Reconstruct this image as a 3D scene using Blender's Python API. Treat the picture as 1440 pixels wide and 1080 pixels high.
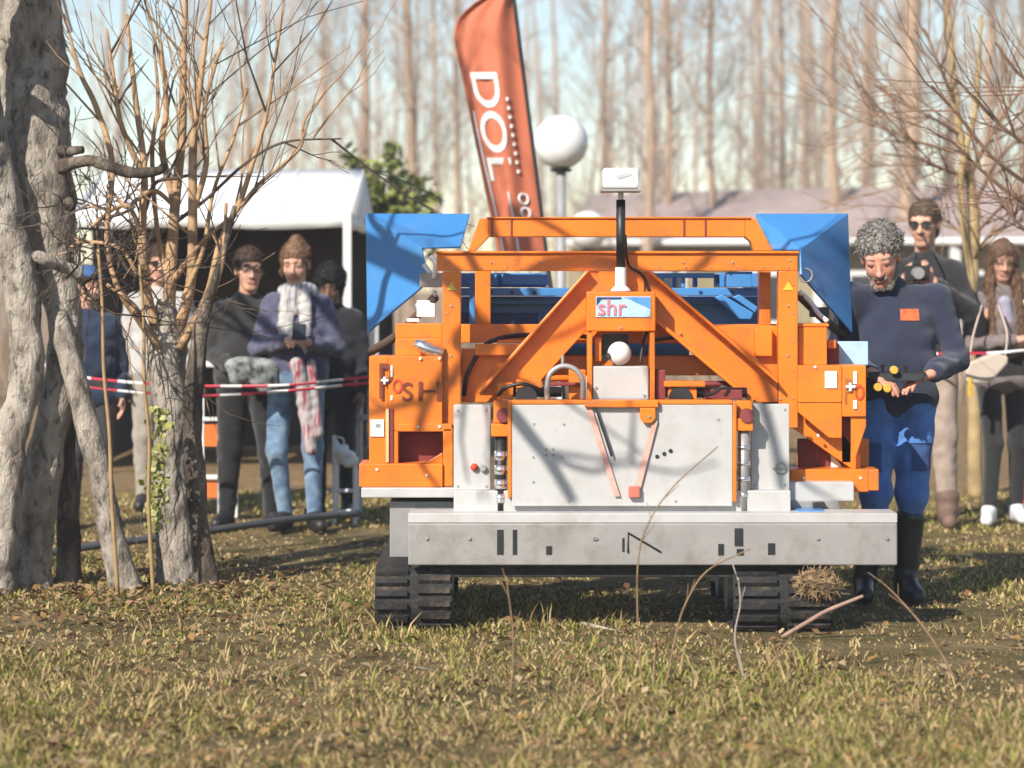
import bpy, bmesh, math, random
import numpy as np
from mathutils import Vector, Matrix, noise as mnoise
from mathutils.bvhtree import BVHTree

for o in list(bpy.data.objects):
    bpy.data.objects.remove(o)
SC = bpy.context.scene
COL = SC.collection
random.seed(7)
RNG = np.random.default_rng(11)

# ------------------------------------------------------------------ camera, sky, sun, exposure
FPX, CX, HY, EYE = 3600.0, 720.0, 400.0, 1.43      # photo pixels: focal length, centre, horizon; eye height in metres
cam_d = bpy.data.cameras.new('camera')
cam = bpy.data.objects.new('camera', cam_d)
COL.objects.link(cam)
cam.location = (0, 0, EYE)
cam.rotation_euler = (math.radians(90), 0, 0)
cam_d.sensor_width = 36.0
cam_d.lens = FPX / 1440.0 * 36.0
cam_d.shift_y = -(540 - HY) / 1440.0
cam_d.clip_start = 0.1
cam_d.clip_end = 900
cam_d.dof.use_dof = True
cam_d.dof.focus_distance = 10.9
cam_d.dof.aperture_fstop = 2.4
SC.camera = cam

SUN_AZ, SUN_EL = math.radians(33), math.radians(35)   # azimuth measured to the left of the direction back to the camera
SUN = Vector((-math.sin(SUN_AZ) * math.cos(SUN_EL), -math.cos(SUN_AZ) * math.cos(SUN_EL), math.sin(SUN_EL)))
world = bpy.data.worlds.new('World')
SC.world = world
world.use_nodes = True
wn = world.node_tree
wn.nodes.clear()
sky = wn.nodes.new('ShaderNodeTexSky')
sky.sky_type = 'NISHITA'
sky.sun_disc = False
sky.sun_elevation = SUN_EL
sky.sun_rotation = math.atan2(SUN.x, SUN.y)
sky.air_density = 0.95
sky.dust_density = 0.3
sky.ozone_density = 0.2
bg = wn.nodes.new('ShaderNodeBackground')
bg.inputs['Strength'].default_value = 0.105
wo = wn.nodes.new('ShaderNodeOutputWorld')
wn.links.new(sky.outputs[0], bg.inputs[0])
wn.links.new(bg.outputs[0], wo.inputs[0])
sl = bpy.data.lights.new('sun', 'SUN')
sl.energy = 5.0
sl.angle = math.radians(0.53)
sl.color = (1.0, 0.93, 0.82)
so = bpy.data.objects.new('sun', sl)
COL.objects.link(so)
so.location = (-20, -15, 25)
so.rotation_euler = (-SUN).to_track_quat('-Z', 'Y').to_euler()
SC.view_settings.view_transform = 'Standard'
SC.view_settings.look = 'None'
SC.view_settings.gamma = 1.0
SC.view_settings.use_curve_mapping = False
SC.view_settings.exposure = 0.46
SC.render.engine = 'CYCLES'
SC.cycles.use_denoising = True
SC.cycles.max_bounces = 4
SC.cycles.diffuse_bounces = 2
SC.cycles.use_adaptive_sampling = True
SC.cycles.adaptive_threshold = 0.03
SC.cycles.transparent_max_bounces = 6
SC.cycles.caustics_reflective = False
SC.cycles.caustics_refractive = False


def W(px, py, d):
    """photo pixel at a real distance d -> point in metres"""
    return Vector(((px - CX) * d / FPX, d, EYE - (py - HY) * d / FPX))


def PXM(d):
    return d / FPX


# ------------------------------------------------------------------ materials
MATS = {}


def mat(name, col, rough=0.6, metal=0.0, var=0.12, scale=8.0, bump=0.0, bscale=40.0, col2=None, spec=0.5, stretch=(1, 1, 1), detail=6.0,
        lo=0.35, hi=0.65, sheen=0.0, coat=0.0, dirt=None, dirt_amt=0.0, dirt_scale=5.0):
    if name in MATS:
        return MATS[name]
    m = bpy.data.materials.new(name)
    m.use_nodes = True
    nt = m.node_tree
    b = nt.nodes['Principled BSDF']
    tc = nt.nodes.new('ShaderNodeTexCoord')
    mp = nt.nodes.new('ShaderNodeMapping')
    mp.inputs['Scale'].default_value = stretch
    nt.links.new(tc.outputs['Object'], mp.inputs[0])
    n = nt.nodes.new('ShaderNodeTexNoise')
    n.inputs['Scale'].default_value = scale
    n.inputs['Detail'].default_value = detail
    nt.links.new(mp.outputs[0], n.inputs['Vector'])
    r = nt.nodes.new('ShaderNodeValToRGB')
    c1 = [max(0, c * (1 - var)) for c in col]
    c2 = list(col2) if col2 else [min(1, c * (1 + var)) for c in col]
    r.color_ramp.elements[0].color = (*c1, 1)
    r.color_ramp.elements[1].color = (*c2, 1)
    r.color_ramp.elements[0].position = lo
    r.color_ramp.elements[1].position = hi
    nt.links.new(n.outputs['Fac'], r.inputs[0])
    cout = r.outputs[0]
    if dirt:
        n3 = nt.nodes.new('ShaderNodeTexNoise')
        n3.inputs['Scale'].default_value = dirt_scale
        n3.inputs['Detail'].default_value = 10
        n3.inputs['Roughness'].default_value = 0.7
        nt.links.new(mp.outputs[0], n3.inputs['Vector'])
        rr = nt.nodes.new('ShaderNodeMapRange')
        rr.inputs[1].default_value = 0.5
        rr.inputs[2].default_value = 0.75
        rr.inputs[4].default_value = dirt_amt
        nt.links.new(n3.outputs['Fac'], rr.inputs[0])
        mx = nt.nodes.new('ShaderNodeMix')
        mx.data_type = 'RGBA'
        nt.links.new(rr.outputs[0], mx.inputs['Factor'])
        nt.links.new(cout, mx.inputs['A'])
        mx.inputs['B'].default_value = (*dirt, 1)
        cout = mx.outputs['Result']
    nt.links.new(cout, b.inputs['Base Color'])
    b.inputs['Roughness'].default_value = rough
    b.inputs['Metallic'].default_value = metal
    b.inputs['Specular IOR Level'].default_value = spec
    if coat:
        b.inputs['Coat Weight'].default_value = coat
        b.inputs['Coat Roughness'].default_value = 0.25
    if sheen:
        b.inputs['Sheen Weight'].default_value = sheen
        b.inputs['Sheen Roughness'].default_value = 0.6
    if bump > 0:
        n2 = nt.nodes.new('ShaderNodeTexNoise')
        n2.inputs['Scale'].default_value = bscale
        n2.inputs['Detail'].default_value = 5
        nt.links.new(mp.outputs[0], n2.inputs['Vector'])
        bp = nt.nodes.new('ShaderNodeBump')
        bp.inputs['Strength'].default_value = bump
        bp.inputs['Distance'].default_value = 0.02
        nt.links.new(n2.outputs['Fac'], bp.inputs['Height'])
        nt.links.new(bp.outputs[0], b.inputs['Normal'])
    MATS[name] = m
    return m


def mat_attr(name, rough=0.7, transl=0.0, spec=0.3):
    m = bpy.data.materials.new(name)
    m.use_nodes = True
    nt = m.node_tree
    b = nt.nodes['Principled BSDF']
    a = nt.nodes.new('ShaderNodeAttribute')
    a.attribute_name = 'Col'
    nt.links.new(a.outputs['Color'], b.inputs['Base Color'])
    b.inputs['Roughness'].default_value = rough
    b.inputs['Specular IOR Level'].default_value = spec
    if transl:
        t = nt.nodes.new('ShaderNodeBsdfTranslucent')
        nt.links.new(a.outputs['Color'], t.inputs['Color'])
        mx = nt.nodes.new('ShaderNodeMixShader')
        mx.inputs[0].default_value = transl
        nt.links.new(b.outputs[0], mx.inputs[1])
        nt.links.new(t.outputs[0], mx.inputs[2])
        nt.links.new(mx.outputs[0], nt.nodes['Material Output'].inputs[0])
    return m


ORANGE = mat('orange_paint', (0.81, 0.195, 0.011), 0.42, var=0.10, scale=3, coat=0.15, bump=0.03, bscale=60, dirt=(0.22, 0.10, 0.045), dirt_amt=0.75, dirt_scale=8)
BLUE = mat('blue_paint', (0.055, 0.235, 0.56), 0.38, var=0.06, scale=3, coat=0.2, bump=0.03, bscale=40, dirt=(0.16, 0.26, 0.42), dirt_amt=0.3, dirt_scale=6)
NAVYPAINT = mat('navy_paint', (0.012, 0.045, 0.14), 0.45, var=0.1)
ALU = mat('brushed_aluminium', (0.52, 0.51, 0.505), 0.5, 0.15, var=0.05, scale=5, bump=0.04, bscale=120, dirt=(0.34, 0.30, 0.26), dirt_amt=0.55, dirt_scale=7)
ALUDULL = mat('dull_aluminium', (0.31, 0.295, 0.285), 0.55, 0.15, var=0.07, scale=5, bump=0.06, bscale=90, dirt=(0.17, 0.135, 0.10), dirt_amt=0.75, dirt_scale=6)
GREYSTEEL = mat('grey_steel', (0.34, 0.33, 0.33), 0.5, 0.35, var=0.12, scale=9, dirt=(0.16, 0.13, 0.10), dirt_amt=0.4)
CHROME = mat('chrome', (0.72, 0.72, 0.74), 0.22, 0.9, var=0.05)
RUBBER = mat('black_rubber', (0.016, 0.016, 0.017), 0.8, var=0.3, scale=20, bump=0.2, bscale=70, dirt=(0.12, 0.09, 0.06), dirt_amt=0.4, dirt_scale=8)
TRACKRUB = mat('muddy_track_rubber', (0.018, 0.018, 0.018), 0.85, var=0.3, scale=20, bump=0.4, bscale=60, dirt=(0.15, 0.105, 0.065), dirt_amt=0.85, dirt_scale=11)
BLACKPL = mat('black_plastic', (0.02, 0.02, 0.022), 0.45, var=0.1)
WHITEPL = mat('white_plastic', (0.78, 0.78, 0.76), 0.4, var=0.03, dirt=(0.5, 0.48, 0.44), dirt_amt=0.25)
WHITEPT = mat('white_paint', (0.74, 0.74, 0.73), 0.5, var=0.05)
STICKBLUE = mat('sticker_blue', (0.10, 0.30, 0.62), 0.35, var=0.25, scale=14)
STICKPALE = mat('sticker_pale_blue', (0.42, 0.60, 0.80), 0.35, var=0.08, scale=14)
PINKPRINT = mat('pink_print', (0.70, 0.20, 0.24), 0.5, var=0.05)
BROWNPRINT = mat('brown_print', (0.18, 0.035, 0.012), 0.6, var=0.1)
REDPRINT = mat('red_print', (0.55, 0.05, 0.02), 0.6, var=0.1)
STRAP = mat('faded_coral_strap', (0.66, 0.36, 0.30), 0.8, var=0.12, scale=30)
DARKRED = mat('dark_red_and_shade', (0.20, 0.03, 0.03), 0.6, var=0.12)  # deep red; in the pod recesses it paints shade on orange


# ------------------------------------------------------------------ mesh helpers
def link(name, me, parent=None, mats=(), smooth=False):
    o = bpy.data.objects.new(name, me)
    COL.objects.link(o)
    for m in mats:
        me.materials.append(m)
    if smooth:
        me.polygons.foreach_set('use_smooth', np.ones(len(me.polygons), dtype=bool))
    if parent is not None:
        o.parent = parent
    return o


def np_mesh(name, V, Fq, matidx=None, cols=None):
    me = bpy.data.meshes.new(name)
    V = np.asarray(V, dtype=np.float32)
    Fq = np.asarray(Fq, dtype=np.int32)
    n = Fq.shape[1]
    me.vertices.add(len(V))
    me.vertices.foreach_set('co', V.ravel())
    me.loops.add(Fq.size)
    me.loops.foreach_set('vertex_index', Fq.ravel())
    me.polygons.add(len(Fq))
    me.polygons.foreach_set('loop_start', np.arange(0, Fq.size, n, dtype=np.int32))
    if matidx is not None:
        me.polygons.foreach_set('material_index', np.asarray(matidx, dtype=np.int32))
    if cols is not None:
        ca = me.color_attributes.new('Col', 'FLOAT_COLOR', 'POINT')
        cc = np.ones((len(V), 4), dtype=np.float32)
        cc[:, :3] = cols
        ca.data.foreach_set('color', cc.ravel())
    me.update(calc_edges=True)
    return me


def tag(o, label=None, cat=None, group=None, kind=None):
    if label: o['label'] = label
    if cat: o['category'] = cat
    if group: o['group'] = group
    if kind: o['kind'] = kind
    return o


def empty(name, loc, label, cat, group=None):
    o = bpy.data.objects.new(name, None)
    o.empty_display_size = 0.1
    COL.objects.link(o)
    o.location = loc
    return tag(o, label, cat, group)


class MB:
    """collects shapes in world metres; build() makes one mesh object, local to the parent's location"""
    def __init__(self):
        self.v, self.f = [], []

    def add(self, vs, fs):
        b = len(self.v)
        self.v += [tuple(p) for p in vs]
        self.f += [tuple(b + i for i in f) for f in fs]
        return self

    def box(self, lo, hi):
        x0, y0, z0 = lo
        x1, y1, z1 = hi
        return self.add([(x0, y0, z0), (x1, y0, z0), (x1, y1, z0), (x0, y1, z0), (x0, y0, z1), (x1, y0, z1), (x1, y1, z1), (x0, y1, z1)],
                        [(0, 3, 2, 1), (4, 5, 6, 7), (0, 1, 5, 4), (1, 2, 6, 5), (2, 3, 7, 6), (3, 0, 4, 7)])

    def prism(self, pts, dvec):
        n = len(pts)
        a = [Vector(p) for p in pts]
        b = [p + Vector(dvec) for p in a]
        fs = [tuple(range(n)), tuple(range(2 * n - 1, n - 1, -1))]
        for i in range(n):
            j = (i + 1) % n
            fs.append((i, n + i, n + j, j))
        return self.add(a + b, fs)

    def tube(self, pts, rad, sides=8, cap=True):
        pts = [Vector(p) for p in pts]
        n = len(pts)
        if not hasattr(rad, '__len__'): rad = [rad] * n
        T = []
        for i in range(n):
            t = pts[min(i + 1, n - 1)] - pts[max(i - 1, 0)]
            T.append(t.normalized() if t.length > 1e-9 else Vector((0, 0, 1)))
        u = T[0].orthogonal().normalized()
        vs, fs = [], []
        for i in range(n):
            u = u - T[i] * u.dot(T[i])
            u = u.normalized() if u.length > 1e-6 else T[i].orthogonal().normalized()
            w = T[i].cross(u)
            for k in range(sides):
                a = 2 * math.pi * k / sides
                vs.append(pts[i] + (u * math.cos(a) + w * math.sin(a)) * rad[i])
        for i in range(n - 1):
            for k in range(sides):
                k2 = (k + 1) % sides
                fs.append((i * sides + k, i * sides + k2, (i + 1) * sides + k2, (i + 1) * sides + k))
        if cap:
            fs.append(tuple(range(sides - 1, -1, -1)))
            fs.append(tuple((n - 1) * sides + k for k in range(sides)))
        return self.add(vs, fs)

    def cyl(self, a, b, r, sides=20):
        return self.tube([a, b], [r, r], sides)

    def sphere(self, c, r, seg=20, rings=12, sc=(1, 1, 1)):
        vs, fs = [], []
        c = Vector(c)
        for i in range(rings + 1):
            th = math.pi * i / rings
            for k in range(seg):
                ph = 2 * math.pi * k / seg
                vs.append(c + Vector((r * sc[0] * math.sin(th) * math.cos(ph), r * sc[1] * math.sin(th) * math.sin(ph), r * sc[2] * math.cos(th))))
        for i in range(rings):
            for k in range(seg):
                k2 = (k + 1) % seg
                fs.append((i * seg + k, (i + 1) * seg + k, (i + 1) * seg + k2, i * seg + k2))
        return self.add(vs, fs)

    def torus(self, c, R, r, ax='y', seg=28, sides=8):
        pts = []
        c = Vector(c)
        for i in range(seg + 1):
            a = 2 * math.pi * i / seg
            e = Vector((math.cos(a), 0, math.sin(a))) if ax == 'y' else Vector((math.cos(a), math.sin(a), 0))
            pts.append(c + e * R)
        return self.tube(pts, r, sides, cap=False)

    def build(self, name, m, parent=None, bevel=0.0, smooth=False, org=None):
        off = Vector(org) if org is not None else (Vector(parent.matrix_basis.translation) if parent is not None else Vector((0, 0, 0)))
        if parent is not None and parent.parent is not None and org is None:
            off = Vector(parent.parent.matrix_basis.translation)
        me = bpy.data.meshes.new(name)
        me.from_pydata([tuple(Vector(p) - off) for p in self.v], [], self.f)
        me.validate()
        bm = bmesh.new()
        bm.from_mesh(me)
        bmesh.ops.recalc_face_normals(bm, faces=bm.faces)
        bm.to_mesh(me)
        bm.free()
        o = link(name, me, parent, m if isinstance(m, (list, tuple)) else [m], smooth)
        if bevel > 0:
            md = o.modifiers.new('bevel', 'BEVEL')
            md.width = bevel
            md.segments = 2
            md.limit_method = 'ANGLE'
        return o


def text_mesh(body, size, extrude=0.001, bold=0.0):
    cu = bpy.data.curves.new('lettering', 'FONT')
    cu.body = body
    cu.size = size
    cu.extrude = extrude
    cu.offset = bold
    cu.align_x = 'CENTER'
    cu.align_y = 'CENTER'
    o = bpy.data.objects.new('lettering_tmp', cu)
    COL.objects.link(o)
    dg = bpy.context.evaluated_depsgraph_get()
    dg.update()
    me = bpy.data.meshes.new_from_object(o.evaluated_get(dg))
    bpy.data.objects.remove(o)
    bpy.data.curves.remove(cu)
    me.materials.clear()
    return me


def front_text(name, body, px, py, hpx, d, m, parent, wpx=None, bold=0.0, rot=0.0):
    """flat lettering facing the camera side, centred on a photo pixel at distance d"""
    me = text_mesh(body, 1.0, 0.002, bold)
    n = len(me.vertices)
    co = np.empty(n * 3, dtype=np.float32)
    me.vertices.foreach_get('co', co)
    co = co.reshape(-1, 3)
    mn, mx = co.min(0), co.max(0)
    h = hpx * PXM(d)
    sy = h / (mx[1] - mn[1])
    sx = (wpx * PXM(d)) / (mx[0] - mn[0]) if wpx else sy
    x = (co[:, 0] - (mn[0] + mx[0]) / 2) * sx
    z = (co[:, 1] - (mn[1] + mx[1]) / 2) * sy
    c = W(px, py, d)
    off = parent.matrix_basis.translation if parent.parent is None else parent.parent.matrix_basis.translation
    out = np.stack([c.x - off.x + x, np.full(n, c.y - off.y) - co[:, 2], c.z - off.z + z], 1)
    me.vertices.foreach_set('co', out.astype(np.float32).ravel())
    me.update()
    me.name = name
    return link(name, me, parent, [m])


def catmull(P, n=6):
    P = [np.array(p, dtype=float) for p in P]
    if len(P) < 3:
        return [P[0] + (P[-1] - P[0]) * t for t in np.linspace(0, 1, n + 1)]
    Q = [2 * P[0] - P[1]] + P + [2 * P[-1] - P[-2]]
    out = []
    for i in range(1, len(Q) - 2):
        p0, p1, p2, p3 = Q[i - 1], Q[i], Q[i + 1], Q[i + 2]
        for t in np.linspace(0, 1, n, endpoint=False):
            out.append(0.5 * ((2 * p1) + (-p0 + p2) * t + (2 * p0 - 5 * p1 + 4 * p2 - p3) * t * t + (-p0 + 3 * p1 - 3 * p2 + p3) * t ** 3))
    out.append(P[-1])
    return out

#@@SECTION ground
# ------------------------------------------------------------------ ground
def ground_z(x, y):
    return 0.02 * math.sin(x * 1.1 + 0.4) * math.sin(y * 0.9 + 1.0) * min(1.0, max(0.0, abs(y - 11) / 3))


gm = bpy.data.materials.new('lawn_soil')
gm.use_nodes = True
nt = gm.node_tree
b = nt.nodes['Principled BSDF']
b.inputs['Roughness'].default_value = 0.95
b.inputs['Specular IOR Level'].default_value = 0.1
tc = nt.nodes.new('ShaderNodeTexCoord')


def nz(scale, detail=8, rough=0.6):
    n = nt.nodes.new('ShaderNodeTexNoise')
    n.inputs['Scale'].default_value = scale
    n.inputs['Detail'].default_value = detail
    n.inputs['Roughness'].default_value = rough
    nt.links.new(tc.outputs['Object'], n.inputs['Vector'])
    return n


def ramp(src, stops):
    r = nt.nodes.new('ShaderNodeValToRGB')
    while len(r.color_ramp.elements) < len(stops):
        r.color_ramp.elements.new(0.5)
    for e, (p, c) in zip(r.color_ramp.elements, stops):
        e.position = p
        e.color = (*c, 1)
    nt.links.new(src, r.inputs[0])
    return r


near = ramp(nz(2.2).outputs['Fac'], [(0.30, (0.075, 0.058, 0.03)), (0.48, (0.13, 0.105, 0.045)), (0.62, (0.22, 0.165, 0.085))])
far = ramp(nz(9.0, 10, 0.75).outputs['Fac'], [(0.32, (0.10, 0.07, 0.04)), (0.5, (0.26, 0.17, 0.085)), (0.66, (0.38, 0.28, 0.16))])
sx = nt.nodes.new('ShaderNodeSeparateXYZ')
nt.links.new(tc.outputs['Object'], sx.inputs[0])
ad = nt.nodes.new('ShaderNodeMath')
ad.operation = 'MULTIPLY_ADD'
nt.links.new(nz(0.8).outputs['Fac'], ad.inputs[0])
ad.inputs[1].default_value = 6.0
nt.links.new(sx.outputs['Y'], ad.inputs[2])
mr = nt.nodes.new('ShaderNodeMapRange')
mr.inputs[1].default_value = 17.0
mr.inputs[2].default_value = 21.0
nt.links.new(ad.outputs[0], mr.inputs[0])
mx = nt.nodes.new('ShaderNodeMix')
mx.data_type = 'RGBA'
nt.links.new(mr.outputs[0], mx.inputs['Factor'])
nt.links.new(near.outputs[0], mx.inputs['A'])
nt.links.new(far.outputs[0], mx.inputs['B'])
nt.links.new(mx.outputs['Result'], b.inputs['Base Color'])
bp = nt.nodes.new('ShaderNodeBump')
bp.inputs['Strength'].default_value = 0.9
bp.inputs['Distance'].default_value = 0.04
nt.links.new(nz(22, 8).outputs['Fac'], bp.inputs['Height'])
nt.links.new(bp.outputs[0], b.inputs['Normal'])

xs = sorted(set(list(np.linspace(-8, 8, 65)) + [-400, -150, -60, -30, -15, 15, 30, 60, 150, 400]))
ys = sorted(set(list(np.linspace(2, 26, 97)) + [-60, -20, -5, 30, 40, 60, 100, 200, 450]))
gv = [(x, y, ground_z(x, y) if abs(x) <= 8 and 2 <= y <= 26 else 0.0) for y in ys for x in xs]
nx_ = len(xs)
gf = [(j * nx_ + i, j * nx_ + i + 1, (j + 1) * nx_ + i + 1, (j + 1) * nx_ + i) for j in range(len(ys) - 1) for i in range(nx_ - 1)]
gme = bpy.data.meshes.new('ground')
gme.from_pydata(gv, [], gf)
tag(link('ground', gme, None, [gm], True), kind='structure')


def vnoise(x, y, s):
    return np.array([mnoise.noise(Vector((a * s, c * s, 3.7))) for a, c in zip(x, y)])


def make_grass(name, n, y0, y1, hmin, hmax, blades, label, wid=0.0045):
    t = RNG.random(n)
    y = (y0 ** -1 + (y1 ** -1 - y0 ** -1) * t) ** -1          # more tufts close by
    x = (RNG.random(n) * 2 - 1) * (0.235 * y + 0.9)
    nz1 = vnoise(x, y, 0.55)
    nz2 = vnoise(x, y, 2.1)
    patch = np.clip(0.5 + 0.9 * nz1 + 0.5 * nz2, 0, 1)
    patch = np.clip((patch - .5) * 1.5 + .45, 0, 1)
    keep = RNG.random(n) < (0.22 + 0.78 * patch)
    x, y, patch = x[keep], y[keep], patch[keep]
    n = len(x)
    N = n * blades
    bx = np.repeat(x, blades) + RNG.normal(0, 0.018, N)
    by = np.repeat(y, blades) + RNG.normal(0, 0.018, N)
    pp = np.repeat(patch, blades)
    bz = 0.02 * np.sin(bx * 1.1 + 0.4) * np.sin(by * 0.9 + 1.0) * np.clip(np.abs(by - 11) / 3, 0, 1) - 0.006
    h = (hmin + (hmax - hmin) * RNG.random(N) ** 1.6) * (0.55 + 0.6 * pp)
    ang = RNG.random(N) * 2 * np.pi
    lean = h * (0.25 + 0.9 * RNG.random(N))
    la = RNG.random(N) * 2 * np.pi
    w = wid * (0.6 + 0.8 * RNG.random(N)) * (by / 10)
    dx, dy = np.cos(ang) * w, np.sin(ang) * w
    lx, ly = np.cos(la) * lean, np.sin(la) * lean
    V = np.empty((N, 5, 3))
    V[:, 0] = np.stack([bx - dx, by - dy, bz], 1)
    V[:, 1] = np.stack([bx + dx, by + dy, bz], 1)
    V[:, 2] = np.stack([bx + dx * .7 + lx * .4, by + dy * .7 + ly * .4, bz + h * .6], 1)
    V[:, 3] = np.stack([bx - dx * .7 + lx * .4, by - dy * .7 + ly * .4, bz + h * .6], 1)
    V[:, 4] = np.stack([bx + lx, by + ly, bz + h * 0.95], 1)
    green = np.array([0.12, 0.135, 0.03])
    lime = np.array([0.27, 0.26, 0.06])
    straw = np.array([0.46, 0.34, 0.165])
    brown = np.array([0.19, 0.115, 0.055])
    r = RNG.random(N)
    pg = 0.06 + 0.50 * pp
    c = np.where((r < pg * 0.55)[:, None], green, np.where((r < pg)[:, None], lime, np.where((r < pg + (1 - pg) * 0.68)[:, None], straw, brown)))
    c = c * (0.9 + 0.55 * RNG.random(N))[:, None]
    cols = np.repeat(c, 5, 0)
    base = np.arange(N, dtype=np.int32)[:, None] * 5
    T = np.concatenate([base + np.array([0, 1, 2]), base + np.array([0, 2, 3]), base + np.array([3, 2, 4])], 0)
    me = np_mesh(name, V.reshape(-1, 3), T, cols=cols)
    o = link(name, me, None, [GRASSM])
    return tag(o, label, 'grass', kind='stuff')


GRASSM = mat_attr('grass_blades', 0.7, 0.25)
make_grass('grass', 56000, 6.3, 17.5, 0.012, 0.042, 6, 'short yellowing lawn grass around the machine')
make_grass('dry_grass', 1500, 6.3, 10.8, 0.05, 0.13, 9, 'longer dry grass tufts at the near edge of the lawn', 0.0035)


def make_leaves(name, n, fpos, label, size=(0.012, 0.028)):
    V, Fq, Cc = [], [], []
    pal = [(0.26, 0.15, 0.07), (0.36, 0.23, 0.11), (0.17, 0.09, 0.045), (0.42, 0.31, 0.18), (0.30, 0.17, 0.06)]
    for i in range(n):
        x, y = fpos()
        s = random.uniform(*size)
        a = random.uniform(0, 6.28)
        u = Vector((math.cos(a), math.sin(a), random.uniform(-.5, .5))) * s
        w = Vector((-math.sin(a), math.cos(a), random.uniform(-.5, .5))) * s * 0.6
        c = Vector((x, y, ground_z(x, y) + random.uniform(0.012, 0.035)))
        b0 = len(V)
        up = Vector((0, 0, s * random.uniform(0.1, 0.5)))
        V += [c - u, c + w + up, c + u, c - w + up * .6]
        Fq += [(b0, b0 + 1, b0 + 2, b0 + 3)]
        p = random.choice(pal)
        f = random.uniform(.7, 1.25)
        Cc += [tuple(k * f for k in p)] * 4
    o = link(name, np_mesh(name, V, Fq, cols=np.array(Cc)), None, [LEAFM])
    return tag(o, label, 'leaves', kind='stuff')


LEAFM = mat_attr('dead_leaf', 0.8, 0.15)


def lp1():
    while True:
        t = random.random()
        y = 1 / (1 / 6.5 + (1 / 17 - 1 / 6.5) * t)
        x = random.uniform(-1, 1) * (0.23 * y + 0.6)
        if mnoise.noise(Vector((x * 0.8, y * 0.8, 9))) > random.uniform(-.5, .45):
            return x, y


def lp2():
    return random.gauss(-1.95, 0.75), random.gauss(11.9, 0.8)


make_leaves('leaf_litter', 2400, lp1, 'brown fallen leaves scattered over the lawn')
make_leaves('leaf_pile', 1700, lp2, 'dense brown leaf litter round the foot of the pale trunks', (0.012, 0.030))

# ------------------------------------------------------------------ far background: thicket, low building, row of bare trees
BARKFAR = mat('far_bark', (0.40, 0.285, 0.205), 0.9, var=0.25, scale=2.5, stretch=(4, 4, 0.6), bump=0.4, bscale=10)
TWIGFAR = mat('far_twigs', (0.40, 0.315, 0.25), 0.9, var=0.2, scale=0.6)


def grow(mb, rng, p, d, L, r, depth, maxd, up=0.25, kids=(3, 5), sides=None, spread=0.7, wig=0.12, minr=0.003):
    segs = max(3, min(7, int(L / 0.25)))
    pts, rad = [Vector(p)], [r]
    d = Vector(d).normalized()
    for i in range(segs):
        d = (d + Vector((rng.gauss(0, wig), rng.gauss(0, wig), rng.gauss(0, wig) + up * 0.12))).normalized()
        pts.append(pts[-1] + d * (L / segs))
        rad.append(max(minr, r * (1 - 0.75 * (i + 1) / segs)))
    mb.tube(pts, rad, sides or (7 if r > 0.03 else 4 if r > 0.01 else 3), cap=False)
    if depth >= maxd:
        return
    for k in range(rng.randint(*kids)):
        t = rng.uniform(0.25, 0.97)
        i = min(segs - 1, int(t * segs))
        q = pts[i].lerp(pts[i + 1], t * segs - i)
        dd = (pts[i + 1] - pts[i]).normalized()
        o = dd.orthogonal().normalized()
        o.rotate(Matrix.Rotation(rng.uniform(0, 6.28), 3, dd))
        nd = (dd + o * rng.uniform(0.5, 1.0) * spread + Vector((0, 0, up * 0.5))).normalized()
        grow(mb, rng, q, nd, L * rng.uniform(0.4, 0.65), max(minr, rad[i] * 0.55), depth + 1, maxd, up, kids, sides, spread, wig, minr)


def far_tree_meshes(seed, H=19.0, r0=0.16):
    rng = random.Random(seed)
    tb = MB()
    pts, rad = [], []
    x = y = 0.0
    for i in range(26):
        z = H * i / 25
        x += rng.gauss(0, 0.05)
        y += rng.gauss(0, 0.05)
        pts.append(Vector((x, y, z - 0.05)))
        rad.append(r0 * (1.25 - 0.25 * min(1, z / 1.5)) * (1 - 0.8 * z / H) * rng.uniform(.93, 1.07))
    tb.tube(pts, rad, 9, cap=False)
    cb = MB()
    for k in range(44):
        z = rng.uniform(1.6, H * 0.95) if k > 20 else rng.uniform(1.8, 8.0)
        i = min(24, int(z / H * 25))
        a = rng.uniform(0, 6.28)
        dr = Vector((math.cos(a), math.sin(a), rng.uniform(0.4, 1.6)))
        grow(cb, rng, pts[i], dr, rng.uniform(1.0, 3.0), 0.018 * (1.2 - z / H), 1, 3, up=0.5, kids=(3, 5), spread=0.7, wig=0.16, minr=0.0045)
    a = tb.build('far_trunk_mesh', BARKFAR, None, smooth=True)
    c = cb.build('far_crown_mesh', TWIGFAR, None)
    ma, mc = a.data, c.data
    bpy.data.objects.remove(a)
    bpy.data.objects.remove(c)
    return ma, mc


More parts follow.
